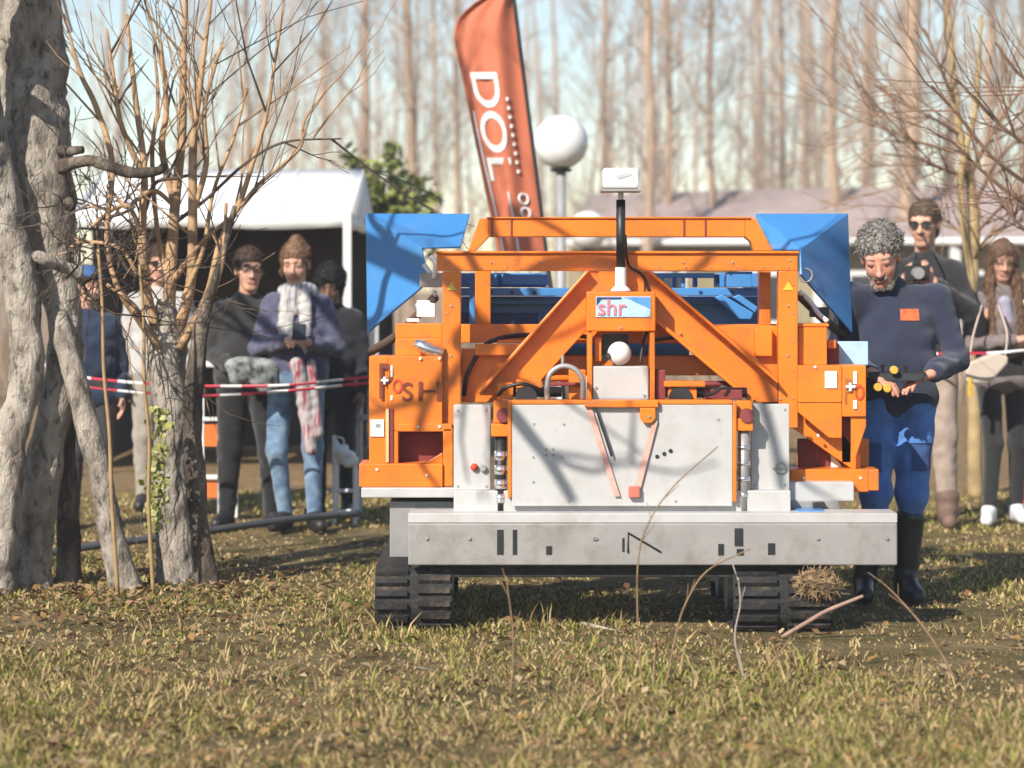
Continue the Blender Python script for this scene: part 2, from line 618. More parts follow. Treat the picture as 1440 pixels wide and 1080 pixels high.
FAR = [far_tree_meshes(s) for s in (1, 2, 3, 4)]
ORD = ['first', 'second', 'third', 'fourth', 'fifth', 'sixth', 'seventh', 'eighth', 'ninth', 'tenth', 'eleventh', 'twelfth', 'thirteenth',
       'fourteenth', 'fifteenth', 'sixteenth', 'seventeenth', 'eighteenth', 'nineteenth', 'twentieth', 'twenty-first', 'twenty-second']
rows = [(345, 46, 11), (455, 60, 9), (516, 45, 13), (574, 47, 17), (612, 62, 9), (646, 52, 12), (846, 54, 11), (906, 44, 16), (940, 47, 14), (1004, 46, 11),
        (1063, 62, 8), (1093, 50, 11), (1131, 58, 10), (1180, 44, 18), (1208, 47, 13), (1270, 42, 26), (1338, 50, 14), (1398, 46, 16), (1436, 56, 15)]
for i, (px, d, wpx) in enumerate(rows):
    s = (wpx * PXM(d)) / (2 * 0.155)
    t = empty('bare_tree', W(px, HY, d) - Vector((0, 0, EYE)), f'tall bare winter tree, {ORD[i]} from the left in the blurred far row', 'tree', 'far row of bare trees')
    t.rotation_euler = (0, 0, i * 1.7)
    ma, mc = FAR[i % 4]
    for nm, me in (('trunk', ma), ('crown', mc)):
        c = bpy.data.objects.new(nm, me)
        COL.objects.link(c)
        c.parent = t
        c.scale = (s, s, 1.0) if nm == 'trunk' else (1.0, 1.0, 1.0)

# hazy mass of thin stems further off
rng = random.Random(77)
tb = MB()
for k in range(85):
    d = rng.uniform(62, 85)
    p = W(rng.uniform(-120, 1560), HY, d)
    p.z = 0
    hgt = rng.uniform(9, 16)
    lean = Vector((rng.gauss(0, .5), 0, 0))
    r_ = rng.uniform(.05, .13)
    tb.tube([p, p + lean * .3 + Vector((0, 0, hgt * .35)), p + lean * .6 + Vector((rng.gauss(0, .15), 0, hgt * .7)), p + lean + Vector((0, 0, hgt))], [r_, r_ * .8, r_ * .5, r_ * .2], 5, cap=False)
    for q in range(5):
        b_ = p + lean * .4 + Vector((0, 0, rng.uniform(1.5, 9)))
        grow(tb, rng, b_, (rng.gauss(0, 1), rng.gauss(0, .5), rng.uniform(.3, 1.3)), rng.uniform(1, 2.6), .03, 2, 3, up=.5, kids=(3, 5), sides=3, wig=.16, minr=.008)
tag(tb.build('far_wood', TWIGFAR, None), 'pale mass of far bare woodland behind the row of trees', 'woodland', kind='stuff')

# thicket of bare scrub in front of the far row
rng = random.Random(5)
tb = MB()
for k in range(620):
    d = rng.uniform(30, 37)
    px = rng.uniform(-160, 1600)
    p = W(px, HY, d)
    p.z = 0
    hh = rng.uniform(0.9, 1.9) * (1.15 if 560 < px < 700 or px < 300 else 0.45 if px > 770 else 1.0)
    grow(tb, rng, p, (rng.gauss(0, .25), rng.gauss(0, .25), 1), hh, 0.012, 1, 2, up=0.3, kids=(4, 6), sides=3, spread=0.6, wig=0.12, minr=0.004)
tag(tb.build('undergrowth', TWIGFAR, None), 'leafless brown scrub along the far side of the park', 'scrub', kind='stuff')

# low building with a pale roof
ROOF = bpy.data.materials.new('pale_roof_tile')
ROOF.use_nodes = True
nt = ROOF.node_tree
b = nt.nodes['Principled BSDF']
b.inputs['Roughness'].default_value = 0.9
tc = nt.nodes.new('ShaderNodeTexCoord')
br = nt.nodes.new('ShaderNodeTexBrick')
br.inputs['Scale'].default_value = 2.2
br.inputs['Color1'].default_value = (0.36, 0.285, 0.275, 1)
br.inputs['Color2'].default_value = (0.46, 0.38, 0.37, 1)
br.inputs['Mortar'].default_value = (0.22, 0.165, 0.155, 1)
br.inputs['Mortar Size'].default_value = 0.03
nt.links.new(tc.outputs['Object'], br.inputs['Vector'])
nt.links.new(br.outputs['Color'], b.inputs['Base Color'])
WALLP = mat('olive_plaster', (0.24, 0.20, 0.12), 0.9, var=0.2, scale=1.5)
bl = empty('low_building', W(1150, HY, 40) - Vector((0, 0, EYE)), 'long low building with pale pinkish tiled roof and white gutter behind the operator', 'building')
A, Bq = W(770, 0, 47), W(1700, 0, 37)
ev0, ev1 = W(790, 340, 46), W(1700, 336, 37)
up = Vector((0.6, 3.4, 0))
r0, r1 = ev0 + up + Vector((0, 0, 0.98)), ev1 + up + Vector((0, 0, 1.0))
mb = MB()
mb.add([ev0, ev1, r1, r0, ev0 + Vector((0, 0, -.08)), ev1 + Vector((0, 0, -.08)), r1 + Vector((0, 0, -.08)), r0 + Vector((0, 0, -.08))],
       [(0, 1, 2, 3), (7, 6, 5, 4), (0, 4, 5, 1), (1, 5, 6, 2), (2, 6, 7, 3), (3, 7, 4, 0)])
bk0, bk1 = r0 + up + Vector((0, 0, -0.98)), r1 + up + Vector((0, 0, -1.0))
mb.add([r0, r1, bk1, bk0], [(0, 1, 2, 3)])
roof = mb.build('roof', ROOF, bl)
mb = MB()
g = Vector((0, -0.06, -0.02))
mb.tube([ev0 + g, ev1 + g], 0.055, 8)
mb.build('gutter', WHITEPT, bl)
inn = Vector((0.1, 0.7, 0))
mb = MB()
f0, f1 = ev0 + inn, ev1 + inn
mb.add([(f0.x, f0.y, -.05), (f1.x, f1.y, -.05), (f1.x, f1.y, f1.z - .08), (f0.x, f0.y, f0.z - .08),
        (f0.x + .8, f0.y + 5, -.05), (f1.x + .8, f1.y + 5, -.05), (f1.x + .8, f1.y + 5, f1.z - .08), (f0.x + .8, f0.y + 5, f0.z - .08)],
       [(0, 1, 2, 3), (5, 4, 7, 6), (4, 0, 3, 7), (1, 5, 6, 2), (3, 2, 6, 7)])
mb.build('wall', WALLP, bl)
GLASSD = mat('dark_glass', (0.03, 0.035, 0.04), 0.15, var=0.1)
dirv = (f1 - f0).normalized()
for t in (0.15, 0.32, 0.5, 0.66, 0.82):
    c = f0.lerp(f1, t)
    mb = MB()
    n = Vector((-dirv.y, dirv.x, 0)) * -1
    if n.y > 0: n = -n
    a = Vector((c.x, c.y, 0.75)) + n * 0.03
    b2 = a + Vector((dirv.x, dirv.y, 0)) * 1.0
    mb.prism([a, b2, b2 + Vector((0, 0, .9)), a + Vector((0, 0, .9))], n * 0.05)
    wnd = mb.build('window', WHITEPT, bl)
    mb = MB()
    a2 = a + Vector((dirv.x, dirv.y, 0)) * 0.07 + Vector((0, 0, .07)) + n * 0.055
    b3 = a + Vector((dirv.x, dirv.y, 0)) * 0.93 + Vector((0, 0, .07)) + n * 0.055
    mb.prism([a2, b3, b3 + Vector((0, 0, .76)), a2 + Vector((0, 0, .76))], n * 0.01)
    mb.build('pane', GLASSD, wnd)
for t in (0.45, 0.55, 0.66, 0.78, 0.9):
    c = ev0.lerp(ev1, t)
    mb = MB()
    mb.box((c.x - .07, c.y + .05, -.05), (c.x + .07, c.y + .19, c.z - .09))
    mb.build('post', WHITEPT, bl)

# ------------------------------------------------------------------ globe lamps
GLOBE = mat('opal_globe', (0.86, 0.86, 0.85), 0.35, var=0.02)
LAMPPOLE = mat('grey_lamp_pole', (0.40, 0.40, 0.40), 0.5, 0.3, var=0.08)


def globe_lamp(px, py, rpx, d, label):
    c = W(px, py, d)
    r = rpx * PXM(d)
    t = empty('globe_lamp', (c.x, c.y, 0), label, 'lamp', 'globe lamps in the park')
    m = MB()
    m.sphere(c, r, 32, 20)
    m.build('globe', GLOBE, t, smooth=True)
    m = MB()
    m.tube([(c.x, c.y, c.z - r * .98), (c.x, c.y, c.z - r * 1.1)], [r * .42, r * .36], 16)
    m.build('collar', BLACKPL, t, smooth=False)
    m = MB()
    m.tube([(c.x, c.y, c.z - r * 1.05), (c.x, c.y, 0.5), (c.x, c.y, 0.48), (c.x, c.y, 0)], [0.036, 0.036, 0.055, 0.055], 14)
    m.build('pole', LAMPPOLE, t, smooth=True)


globe_lamp(789, 200, 38, 19.0, 'white globe street lamp beside the red feather flag')
globe_lamp(827, 324, 27, 27.0, 'smaller lower globe lamp showing behind the orange top bar')

# ------------------------------------------------------------------ feather flag
FLAGM = mat('coral_red_flag', (0.56, 0.155, 0.08), 0.75, var=0.08, scale=4, stretch=(1, 1, .3))
FD = 16.5
fl = empty('feather_flag', (W(742, HY, FD).x + .02, FD, 0), 'leaning red feather flag with white lettering behind the machine', 'flag')


def flag_pt(u, v, off=0.0):
    """u across 0..1, v down 0..1 (photo y -20..372)"""
    py = -20 + v * 392
    xl = 655 + (py - 135) * 0.205
    xr = 740 + (py - 135) * 0.128
    if v < 0.2:
        k = (0.2 - v) / 0.2
        xl = xl + (xr - xl) * (k ** 2.2) * 0.92
    px = xl + (xr - xl) * u
    rip = 0.03 * math.sin(u * 6.5 + v * 2.2) + 0.012 * math.sin(u * 15 + v * 5) + 0.05 * u
    return W(px, py, FD + rip - off) - fl.location


nu, nv = 22, 46
vs = [tuple(flag_pt(i / nu, j / nv)) for j in range(nv + 1) for i in range(nu + 1)]
fs = [(j * (nu + 1) + i, j * (nu + 1) + i + 1, (j + 1) * (nu + 1) + i + 1, (j + 1) * (nu + 1) + i) for j in range(nv) for i in range(nu)]
me = bpy.data.meshes.new('cloth')
me.from_pydata(vs, [], fs)
cl = link('cloth', me, fl, [FLAGM], True)
sd = cl.modifiers.new('thick', 'SOLIDIFY')
sd.thickness = 0.003
PALEPRINT_SHEEN = mat('white_print_and_sheen', (0.78, 0.74, 0.72), 0.7, var=0.04)  # serves the lettering and the modelled fold sheen


def flag_text(body, u0, u1, v0, v1):
    """lettering that runs down the flag"""
    me = text_mesh(body, 1.0, 0.0, 0.012)
    n = len(me.vertices)
    co = np.empty(n * 3, dtype=np.float32)
    me.vertices.foreach_get('co', co)
    co = co.reshape(-1, 3)
    mn, mx = co.min(0), co.max(0)
    out = []
    for c in co:
        a = (c[0] - mn[0]) / (mx[0] - mn[0])
        e = (c[1] - mn[1]) / (mx[1] - mn[1])
        out.append(flag_pt(u0 + (u1 - u0) * e, v0 + (v1 - v0) * a, 0.012))
    me.vertices.foreach_set('co', np.array(out, dtype=np.float32).ravel())
    me.update()
    link('lettering', me, fl, [PALEPRINT_SHEEN])


flag_text('DOL', 0.14, 0.58, 0.31, 0.70)
for v in np.linspace(.40, .66, 9):
    m = MB()
    m.tube([flag_pt(0.68, v, .012), flag_pt(0.68, v + .012, .012)], .012, 5)
    m.build('print_dash', PALEPRINT_SHEEN, fl, org=(0, 0, 0))
for v in (0.765, 0.815):
    m = MB()
    ring = []
    for k in range(21):
        a = 2 * math.pi * k / 20
        ring.append(flag_pt(0.70 + 0.085 * math.cos(a), v + 0.018 * math.sin(a), 0.015))
    m.tube(ring, 0.009, 5, cap=False)
    m.build('emblem', PALEPRINT_SHEEN, fl, org=(0, 0, 0))
for u in (0.10, 0.42):
    m = MB()
    a = [flag_pt(u + 0.02 * math.sin(v * 9), v, 0.012) for v in np.linspace(0.74 if u > .2 else .45, 0.99, 20)]
    m.tube(a, 0.007, 5, cap=False)
    m.build('fold_sheen_stripe', PALEPRINT_SHEEN, fl, org=(0, 0, 0))  # pale tubes modelling the sheen along the cloth folds
m = MB()
m.tube([fl.location + flag_pt(1.0, v) for v in np.linspace(0, 1, 14)] + [Vector((fl.location.x + .2, FD + .05, 0.9)), Vector((fl.location.x + .26, FD + .05, 0))], 0.014, 8)
m.build('pole', BLACKPL, fl, smooth=True)
m = MB()
m.box((fl.location.x + .06, FD - .15, 0), (fl.location.x + .46, FD + .25, .03))
m.build('base_plate', GREYSTEEL, fl, bevel=.004)

# ------------------------------------------------------------------ gazebo tents
CANVAS = mat('white_canvas', (0.80, 0.80, 0.79), 0.8, var=0.03, scale=2, bump=0.15, bscale=6)
SHADECANVAS = mat('tent_shade_canvas', (0.055, 0.042, 0.036), 0.9, var=0.2, scale=2)  # dark brown puts the tent's inner shade into the wall colour
POLEW = mat('white_pole', (0.76, 0.76, 0.76), 0.4, 0.1, var=0.04)


def gazebo(xl, xr, yeave, yridge, d0, d1, label, dark=True, val=22):
    c = W((xl + xr) / 2, HY, d0)
    t = empty('gazebo_tent', (c.x, (d0 + d1) / 2, 0), label, 'tent', 'white event tents')
    e0, e1 = W(xl, yeave, d0), W(xr, yeave, d0)
    zr = W(0, yridge, (d0 + d1) / 2).z
    dm = (d0 + d1) / 2
    xl_, xr_ = e0.x, e1.x
    vh = val * PXM(d0)
    m = MB()
    ze = e0.z + vh
    nn = 14
    for (ya, yb, za, zb) in ((d0, dm, ze, zr), (dm, d1, zr, ze)):
        vs, fs = [], []
        for j in range(7):
            for i in range(nn + 1):
                u, v = i / nn, j / 6
                sag = -0.06 * math.sin(math.pi * v) * (0.5 + 0.5 * abs(math.cos(u * 6.28 * 1.5)))
                vs.append((xl_ + (xr_ - xl_) * u, ya + (yb - ya) * v, za + (zb - za) * v + sag))
        for j in range(6):
            for i in range(nn):
                fs.append((j * (nn + 1) + i, j * (nn + 1) + i + 1, (j + 1) * (nn + 1) + i + 1, (j + 1) * (nn + 1) + i))
        m.add(vs, fs)
    for x in (xl_, xr_):
        m.add([(x, d0, ze), (x, dm, zr), (x, d1, ze)], [(0, 1, 2)])
    o = m.build('roof', CANVAS, t, smooth=True)
    o.modifiers.new('thick', 'SOLIDIFY').thickness = 0.006
    for (a, b_) in (((xl_, d0 - .004), (xr_, d0 - .004)), ((xl_, d1 + .004), (xr_, d1 + .004)), ((xl_ - .004, d0), (xl_ - .004, d1)), ((xr_ + .004, d0), (xr_ + .004, d1))):
        m = MB()
        a, b_ = Vector((*a, 0)), Vector((*b_, 0))
        L = (b_ - a).length
        n = max(8, int(L * 6))
        vs, fs = [], []
        nrm = Vector((-(b_ - a).y, (b_ - a).x, 0)).normalized()
        for i in range(n + 1):
            p = a.lerp(b_, i / n) + nrm * (0.012 * math.sin(i * 1.3))
            vs += [(p.x, p.y, ze + .012), (p.x + nrm.x * .01 * math.sin(i * 2.1), p.y + nrm.y * .01 * math.sin(i * 2.1), ze - vh - 0.01 * math.sin(i * .9))]
        for i in range(n):
            fs.append((2 * i, 2 * i + 1, 2 * i + 3, 2 * i + 2))
        m.add(vs, fs)
        o = m.build('valance', CANVAS, t, smooth=True)
        o.modifiers.new('thick', 'SOLIDIFY').thickness = 0.004
    for u in (.25, .5, .75):
        m = MB()
        xx = xl_ + (xr_ - xl_) * u
        m.tube([(xx, d0 + (dm - d0) * v, ze + (zr - ze) * v - .06 * math.sin(math.pi * v) * (0.5 + 0.5 * abs(math.cos(u * 6.28 * 1.5))) + .006) for v in np.linspace(0, 1, 9)], .006, 5)
        m.build('seam', CANVAS, t)
    for x in (xl_ + .02, xr_ - .02):
        for y in (d0 + .02, d1 - .02):
            m = MB()
            m.box((x - .03, y - .03, 0), (x + .03, y + .03, ze))
            m.build('leg', POLEW, t, bevel=.004)
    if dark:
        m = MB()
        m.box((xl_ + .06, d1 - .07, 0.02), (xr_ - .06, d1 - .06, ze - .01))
        m.build('back_wall', SHADECANVAS, t)
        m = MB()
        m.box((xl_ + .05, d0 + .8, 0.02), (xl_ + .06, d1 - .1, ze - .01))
        m.build('side_wall', SHADECANVAS, t)
    return t, ze


gazebo(95, 492, 321, 238, 19.0, 22.4, 'wide white gazebo tent over the dark stall behind the spectators', True, 20)
gazebo(430, 530, 312, 262, 24.5, 27.5, 'second white tent half hidden by the blue hood', True, 24)

# stall under the tent
tb_ = empty('folding_table', (-2.7, 19.9, 0), 'white folding table inside the dark stall', 'table')
m = MB()
m.box((-3.6, 19.6, .80), (-1.75, 20.2, .84))
m.build('table_top', WHITEPT, tb_, bevel=.004)
for x in (-3.5, -1.85):
    for y in (19.68, 20.12):
        m = MB()
        m.cyl((x, y, 0), (x, y, .8), .016, 8)
        m.build('leg', GREYSTEEL, tb_)
BLUEBOX = mat('blue_box_plastic', (0.07, 0.26, 0.60), 0.5, var=0.15)
for (px, py, w, h, m_, lab) in ((287, 392, .17, .20, BLUEBOX, 'blue plastic crate on the stall table nearest the trunk'),
                                (312, 384, .16, .24, BLUEBOX, 'taller blue crate beside the man in black'),
                                (372, 388, .18, .20, NAVYPAINT, 'dark blue crate between the two spectators'),
                                (312, 415, .22, .14, mat('red_box', (0.30, 0.04, 0.04), .6), 'flat dark red box in front of the blue crates')):
    c = W(px, py, 19.72 if 'red' in lab else 19.98)
    bx_ = empty('crate', (c.x, c.y, .84), lab, 'crate')
    m = MB()
    t_ = .01
    m.box((c.x - w / 2, c.y - .10, .841), (c.x + w / 2, c.y + .10, .855))
    m.box((c.x - w / 2, c.y - .10, .855), (c.x + w / 2, c.y - .09, .84 + h))
    m.box((c.x - w / 2, c.y + .09, .855), (c.x + w / 2, c.y + .10, .84 + h))
    m.box((c.x - w / 2, c.y - .09, .855), (c.x - w / 2 + .01, c.y + .09, .84 + h))
    m.box((c.x + w / 2 - .01, c.y - .09, .855), (c.x + w / 2, c.y + .09, .84 + h))
    m.build('shell', m_, bx_, bevel=.003)
    m = MB()
    m.box((c.x - w / 2 - .006, c.y - .108, .84 + h - .03), (c.x + w / 2 + .006, c.y - .1005, .84 + h))
    m.build('rim', WHITEPL, bx_)

#@@SECTION machine
# ------------------------------------------------------------------ the robot
D0 = 10.6
ROB = empty('robot_mower', (W(873, HY, D0).x, D0, 0), 'orange tracked slope robot with blue hood, grey front plate and antenna mast', 'robot')


def rb(name, x0, y0, x1, y1, a, b_, m=ORANGE, parent=None, bevel=0.004):
    """box whose front face covers a photo rectangle at D0+a, running back to D0+b"""
    p, q = W(x0, y1, D0 + a), W(x1, y0, D0 + a)
    k = MB()
    k.box((p.x, D0 + a, p.z), (q.x, D0 + b_, q.z))
    return k.build(name, m, parent or ROB, bevel=bevel)


def rp(name, pts, a, b_, m=ORANGE, parent=None, bevel=0.004):
    k = MB()
    k.prism([W(x, y, D0 + a) for x, y in pts], (0, b_ - a, 0))
    return k.build(name, m, parent or ROB, bevel=bevel)


def bolt(px, py, a, r=0.007, m=GREYSTEEL, parent=None, name='bolt', proud=0.006):
    c = W(px, py, D0 + a)
    k = MB()
    k.cyl((c.x, c.y + .004, c.z), (c.x, c.y - proud, c.z), r, 8)
    return k.build(name, m, parent or ROB)


def pipe(name, pts, r, m, parent=None, sides=10, smooth=True):
    k = MB()
    k.tube([Vector(p) for p in catmull([tuple(W(x, y, D0 + a)) for x, y, a in pts], 6)], r, sides)
    return k.build(name, m, parent or ROB, smooth=smooth)


# tracks
def track(px0, px1, name='rubber_track'):
    x0, x1 = W(px0, 0, D0 - .02).x, W(px1, 0, D0 - .02).x
    R, L0, L1 = 0.140, D0 + 0.05, D0 + 1.05
    SINK = -.016
    prof = []
    for k in range(11):
        a = -math.pi / 2 - math.pi * k / 10
        prof.append((L0 + R * math.cos(a), R + SINK + R * math.sin(a)))
    for k in range(11):
        a = math.pi / 2 - math.pi * k / 10
        prof.append((L1 + R * math.cos(a), R + SINK + R * math.sin(a)))
    n = len(prof)
    k = MB()
    for s in (1.0,):
        outer = [(y, z) for y, z in prof]
    cy, cz = (L0 + L1) / 2, R + SINK
    inner = []
    for i, (y, z) in enumerate(prof):
        c = L0 if y < cy else L1
        v = Vector((y - c, z - cz))
        v = v * ((R - .025) / max(v.length, 1e-6)) if True else v
        inner.append((c + v.x, cz + v.y))
    vs = []
    for x in (x0, x1):
        vs += [(x, y, z) for y, z in outer] + [(x, y, z) for y, z in inner]
    fs = []
    for i in range(n):
        j = (i + 1) % n
        fs.append((i, j, 2 * n + j, 2 * n + i))
        fs.append((n + i, 3 * n + i, 3 * n + j, n + j))
        fs.append((i, n + i, n + j, j))
        fs.append((2 * n + i, 2 * n + j, 3 * n + j, 3 * n + i))
    k.add(vs, fs)
    t = k.build(name, TRACKRUB, ROB)
    for y in (L0, (L0 + L1) / 2, L1):
        w = MB()
        w.cyl((x0 + .02, y, cz), (x1 - .02, y, cz), R - .03, 20)
        w.build('road_wheel', GREYSTEEL, t)
    # cleats round the front and back arcs and along the runs, sharing one mesh
    cb = MB()
    hw = (x1 - x0) / 2 - .004
    for x_a, x_b, oy in ((-hw, -.02, -.006), (.02, hw, .006)):
        cb.prism([(x_a, -.015 + oy, 0), (x_b, -.015 + oy, 0), (x_b - .004, -.009 + oy, .018), (x_a + .004, -.009 + oy, .018)], (0, .024, 0))
    co = cb.build('cleat', TRACKRUB, None)
    cme = co.data
    bpy.data.objects.remove(co)
    for i in range(9):
        a = -math.pi / 2 - math.pi * (i + .3) / 9
        c = bpy.data.objects.new('cleat', cme)
        COL.objects.link(c)
        c.parent = t
        c.location = Vector(((x0 + x1) / 2, L0 + R * math.cos(a), cz + R * math.sin(a))) - ROB.location
        c.rotation_euler = (a - math.pi / 2, 0, 0)
    for i in range(12):
        c = bpy.data.objects.new('cleat', cme)
        COL.objects.link(c)
        c.parent = t
        c.location = Vector(((x0 + x1) / 2, L0 + .06 + i * .078, cz + R)) - ROB.location


track(528, 636)
track(1030, 1168)

# chassis box between the tracks, bumper, deck
rb('chassis', 640, 700, 1100, 770, 0.10, 0.42, GREYSTEEL)
bump_ = rb('bumper', 574, 736, 1262, 795, -0.09, -0.03, ALUDULL, bevel=.006)
rb('bumper_top', 574, 722, 1262, 735.4, -0.085, 0.12, ALU, bump_, bevel=.003)
for (x0, x1, y0, y1) in ((699, 708, 745, 780), (721, 727, 745, 780), (768, 776, 768, 780), (875, 878, 757, 776), (1010, 1018, 765, 781), (1033, 1045, 743, 768), (1036, 1046, 772, 781), (1080, 1090, 764, 780)):
    rb('slot', x0, y0, x1, y1, -0.093, -0.085, BLACKPL, bump_, bevel=0)
k = MB()
k.tube([W(883, 777, D0 - .094), W(883, 749, D0 - .094), W(929, 776, D0 - .094)], .0045, 6)
k.build('black_mark', BLACKPL, bump_)
for x in (600, 660, 835, 838, 1150, 1247):
    bolt(x, 757, -.092, .007, GREYSTEEL, bump_)
rb('rubber_skirt', 600, 793, 1141, 812, -0.03, 0.03, RUBBER, bevel=.004)
rb('deck', 508, 686, 640, 700, 0.16, 0.9, ALU)
rb('deck', 1108, 678, 1201, 705, 0.16, 0.9, ALU)
rb('skid_box', 548, 705, 640, 800, 0.22, 0.8, GREYSTEEL)
rb('blue_rail', 1120, 718, 1160, 728, 0.0, 0.5, BLUE)
rb('black_socket', 1144, 706, 1160, 720, 0.10, 0.14, BLACKPL)
rb('lower_lip', 638, 690, 1112, 726, 0.03, 0.12, ALU)
rb('side_case', 1112, 704, 1180, 735, 0.15, 0.5, GREYSTEEL)

# front plate
FP = rb('front_plate', 720, 569, 1030, 712, 0.0, 0.014, ALU, bevel=.003)
rb('edge_strip', 714, 563, 719.6, 700, -0.004, 0.03, ORANGE, FP)
rb('edge_strip', 1030.4, 565, 1036, 706, -0.004, 0.03, ORANGE, FP)
rb('edge_strip', 719.8, 563, 1030.2, 568.6, -0.004, 0.10, ORANGE, FP)
for (x, y) in ((768, 632), (778, 632), (768, 640), (778, 640), (750, 643), (790, 643), (751, 596), (793, 597), (750, 678), (800, 705), (950, 705), (1010, 590)):
    bolt(x, y, 0.0, .005, GREYSTEEL, FP, proud=.003)
for (x, y) in ((924, 642), (934, 638), (943, 634)):
    bolt(x, y, 0.0, .0085, BLACKPL, FP, 'plug', proud=.004)
rb('cross_bar', 822, 563, 926, 573, -0.03, -0.006, ORANGE, FP)
rp('tab', [(900, 573.5), (922, 573.5), (922, 588), (917, 595), (905, 595), (900, 588)], -0.028, -0.004, ORANGE, FP)
bolt(913, 586, -.028, .006, GREYSTEEL, FP)
rp('strap', [(824, 573), (832, 573), (872, 698), (864, 698)], -0.014, -0.010, STRAP, FP, 0)
rp('strap', [(917, 596), (925, 592), (898, 698), (889, 698)], -0.014, -0.010, STRAP, FP, 0)
rp('strap', [(836, 573), (839, 573), (862, 640), (859, 643)], -0.024, -0.020, BLACKPL, FP, 0)
rb('buckle', 884, 684, 900, 700, -0.03, -0.006, mat('buckle_red', (0.55, 0.16, 0.12), .5), FP)
# side plates
for (x0, x1, y0, y1) in ((638, 690, 569, 694), (1056, 1110, 568, 692)):
    sp = rb('side_plate', x0, y0, x1, y1, 0.11, 0.125, ALU, bevel=.003)
    for (x, y) in ((x0 + 6, y0 + 8), (x1 - 6, y0 + 8), (x0 + 6, y1 - 10), (x1 - 6, y1 - 10)):
        bolt(x, y, .11, .005, GREYSTEEL, sp, proud=.003)
k = MB()
c = W(1098, 659, D0 + .105)
k.torus(c, .023, .003, 'y', 24, 6)
k.tube([c - Vector((.034, 0, 0)), c + Vector((.026, 0, 0))], .0025, 6)
k.build('round_sensor', GREYSTEEL, ROB)
k = MB()
k.sphere(W(667, 657, D0 + .10), .016, 12, 8)
k.build('red_lens', REDPRINT, ROB, smooth=True)
k = MB()
k.cyl(W(679, 658, D0 + .112), W(679, 658, D0 + .09), .014, 12)
k.build('grey_lens', GREYSTEEL, ROB)
# gas springs
for xc in (704, 1046):
    y0, y1 = (612, 722) if xc < 800 else (604, 722)
    a = 0.05
    k = MB()
    k.cyl(W(xc, y0, D0 + a), W(xc, y1, D0 + a), .024, 16)
    spg = k.build('gas_spring', BLACKPL if xc < 800 else GREYSTEEL, ROB, smooth=True)
    n = 4
    for i in range(n):
        yy = y0 + 22 + i * (y1 - y0 - 30) / n
        k = MB()
        k.cyl(W(xc, yy, D0 + a), W(xc, yy + (13 if xc < 800 else 6), D0 + a), .0265, 16)
        k.build('chrome_ring', CHROME, spg, smooth=True)
    rb('clevis', xc - 13, y0 - 16, xc + 13, y0 + 2, 0.01, 0.10, ORANGE)
    rb('clevis_block', xc - 10, 564, xc + 12, y0 - 17, 0.05, 0.14, ORANGE)
    k = MB()
    k.cyl(W(xc + 4, 584, D0 + .0), W(xc + 4, 584, D0 + .1), .03, 16)
    k.build('pivot_pin', DARKRED, ROB)

# portal frame
rb('top_beam', 614, 357, 1122, 381, 0.25, 0.34)
rb('beam_lip', 612, 353, 1124, 356.6, 0.235, 0.345)
rb('post', 622, 381.4, 648, 602, 0.25, 0.33)
rb('post', 1095, 381.4, 1122, 602, 0.25, 0.33)
rp('diagonal_brace', [(826, 381.4), (868, 381.4), (868, 416), (742, 556), (672, 556)], 0.262, 0.30)
rp('diagonal_brace', [(878, 381.4), (915, 381.4), (1094, 536), (1094, 566), (1062, 566), (878, 416)], 0.262, 0.30)
rp('brace_flange', [(910, 381.4), (916, 381.4), (1094, 534), (1094, 540)], 0.17, 0.26)
rp('brace_flange', [(824, 381.4), (829, 381.4), (678, 552), (671, 552)], 0.20, 0.26)
rp('brace_flange', [(880, 418), (886, 416), (1062, 562), (1056, 566)], 0.20, 0.26)
rb('centre_gusset', 842, 381.4, 906, 412, 0.245, 0.31)
rb('cross_beam', 648, 456, 1095, 482, 0.50, 0.60)
rb('cross_beam', 648, 500, 1095, 528, 0.42, 0.52)
rb('shelf', 700, 478, 1060, 483, 0.36, 0.60)
rb('back_post', 1068, 381, 1084, 460, 0.45, 0.55)
rb('back_post', 660, 395, 668, 460, 0.9, 0.95, BLUE)
rp('web_plate', [(1000, 458), (1094, 458), (1094, 602), (1094, 560), (1000, 480)], 0.345, 0.36)
rp('web_plate', [(649, 490), (742, 490), (742, 540), (700, 566), (649, 566)], 0.345, 0.36)
rb('patch_plate', 1062, 463, 1086, 501, 0.30, 0.344)
rb('patch_plate', 668, 484, 742, 500, 0.30, 0.344)
rp('knee_plate', [(1112, 566), (1150, 566), (1210, 640), (1210, 668), (1112, 600)], 0.30, 0.32)
for (x, y) in ((1110, 366), (630, 366), (1108, 430), (1108, 500), (634, 430), (634, 500), (690, 369), (760, 369), (960, 369), (1030, 369), (956, 468), (1097, 561)):
    bolt(x, y, .25, .005, GREYSTEEL)
for x in range(640, 1110, 36):
    bolt(x, 376, .25, .0035, GREYSTEEL)
for y in range(400, 600, 40):
    bolt(629, y, .25, .0035, GREYSTEEL)
    bolt(1115, y, .25, .0035, GREYSTEEL)
for (pts, r_) in (([(652, 556, .33), (660, 520, .3), (690, 480, .36), (760, 470, .46), (830, 474, .3)], .010), ([(1092, 556, .32), (1075, 530, .30), (1020, 486, .38), (960, 474, .46), (918, 478, .3)], .010),
                  ([(900, 512, .2), (905, 480, .22), (918, 440, .25), (905, 390, .24), (884, 372, .2), (879, 330, .17)], .006), ([(700, 556, .1), (712, 545, .08), (735, 540, .07), (760, 548, .1)], .008)):
    pipe('hose', pts, r_, BLACKPL)
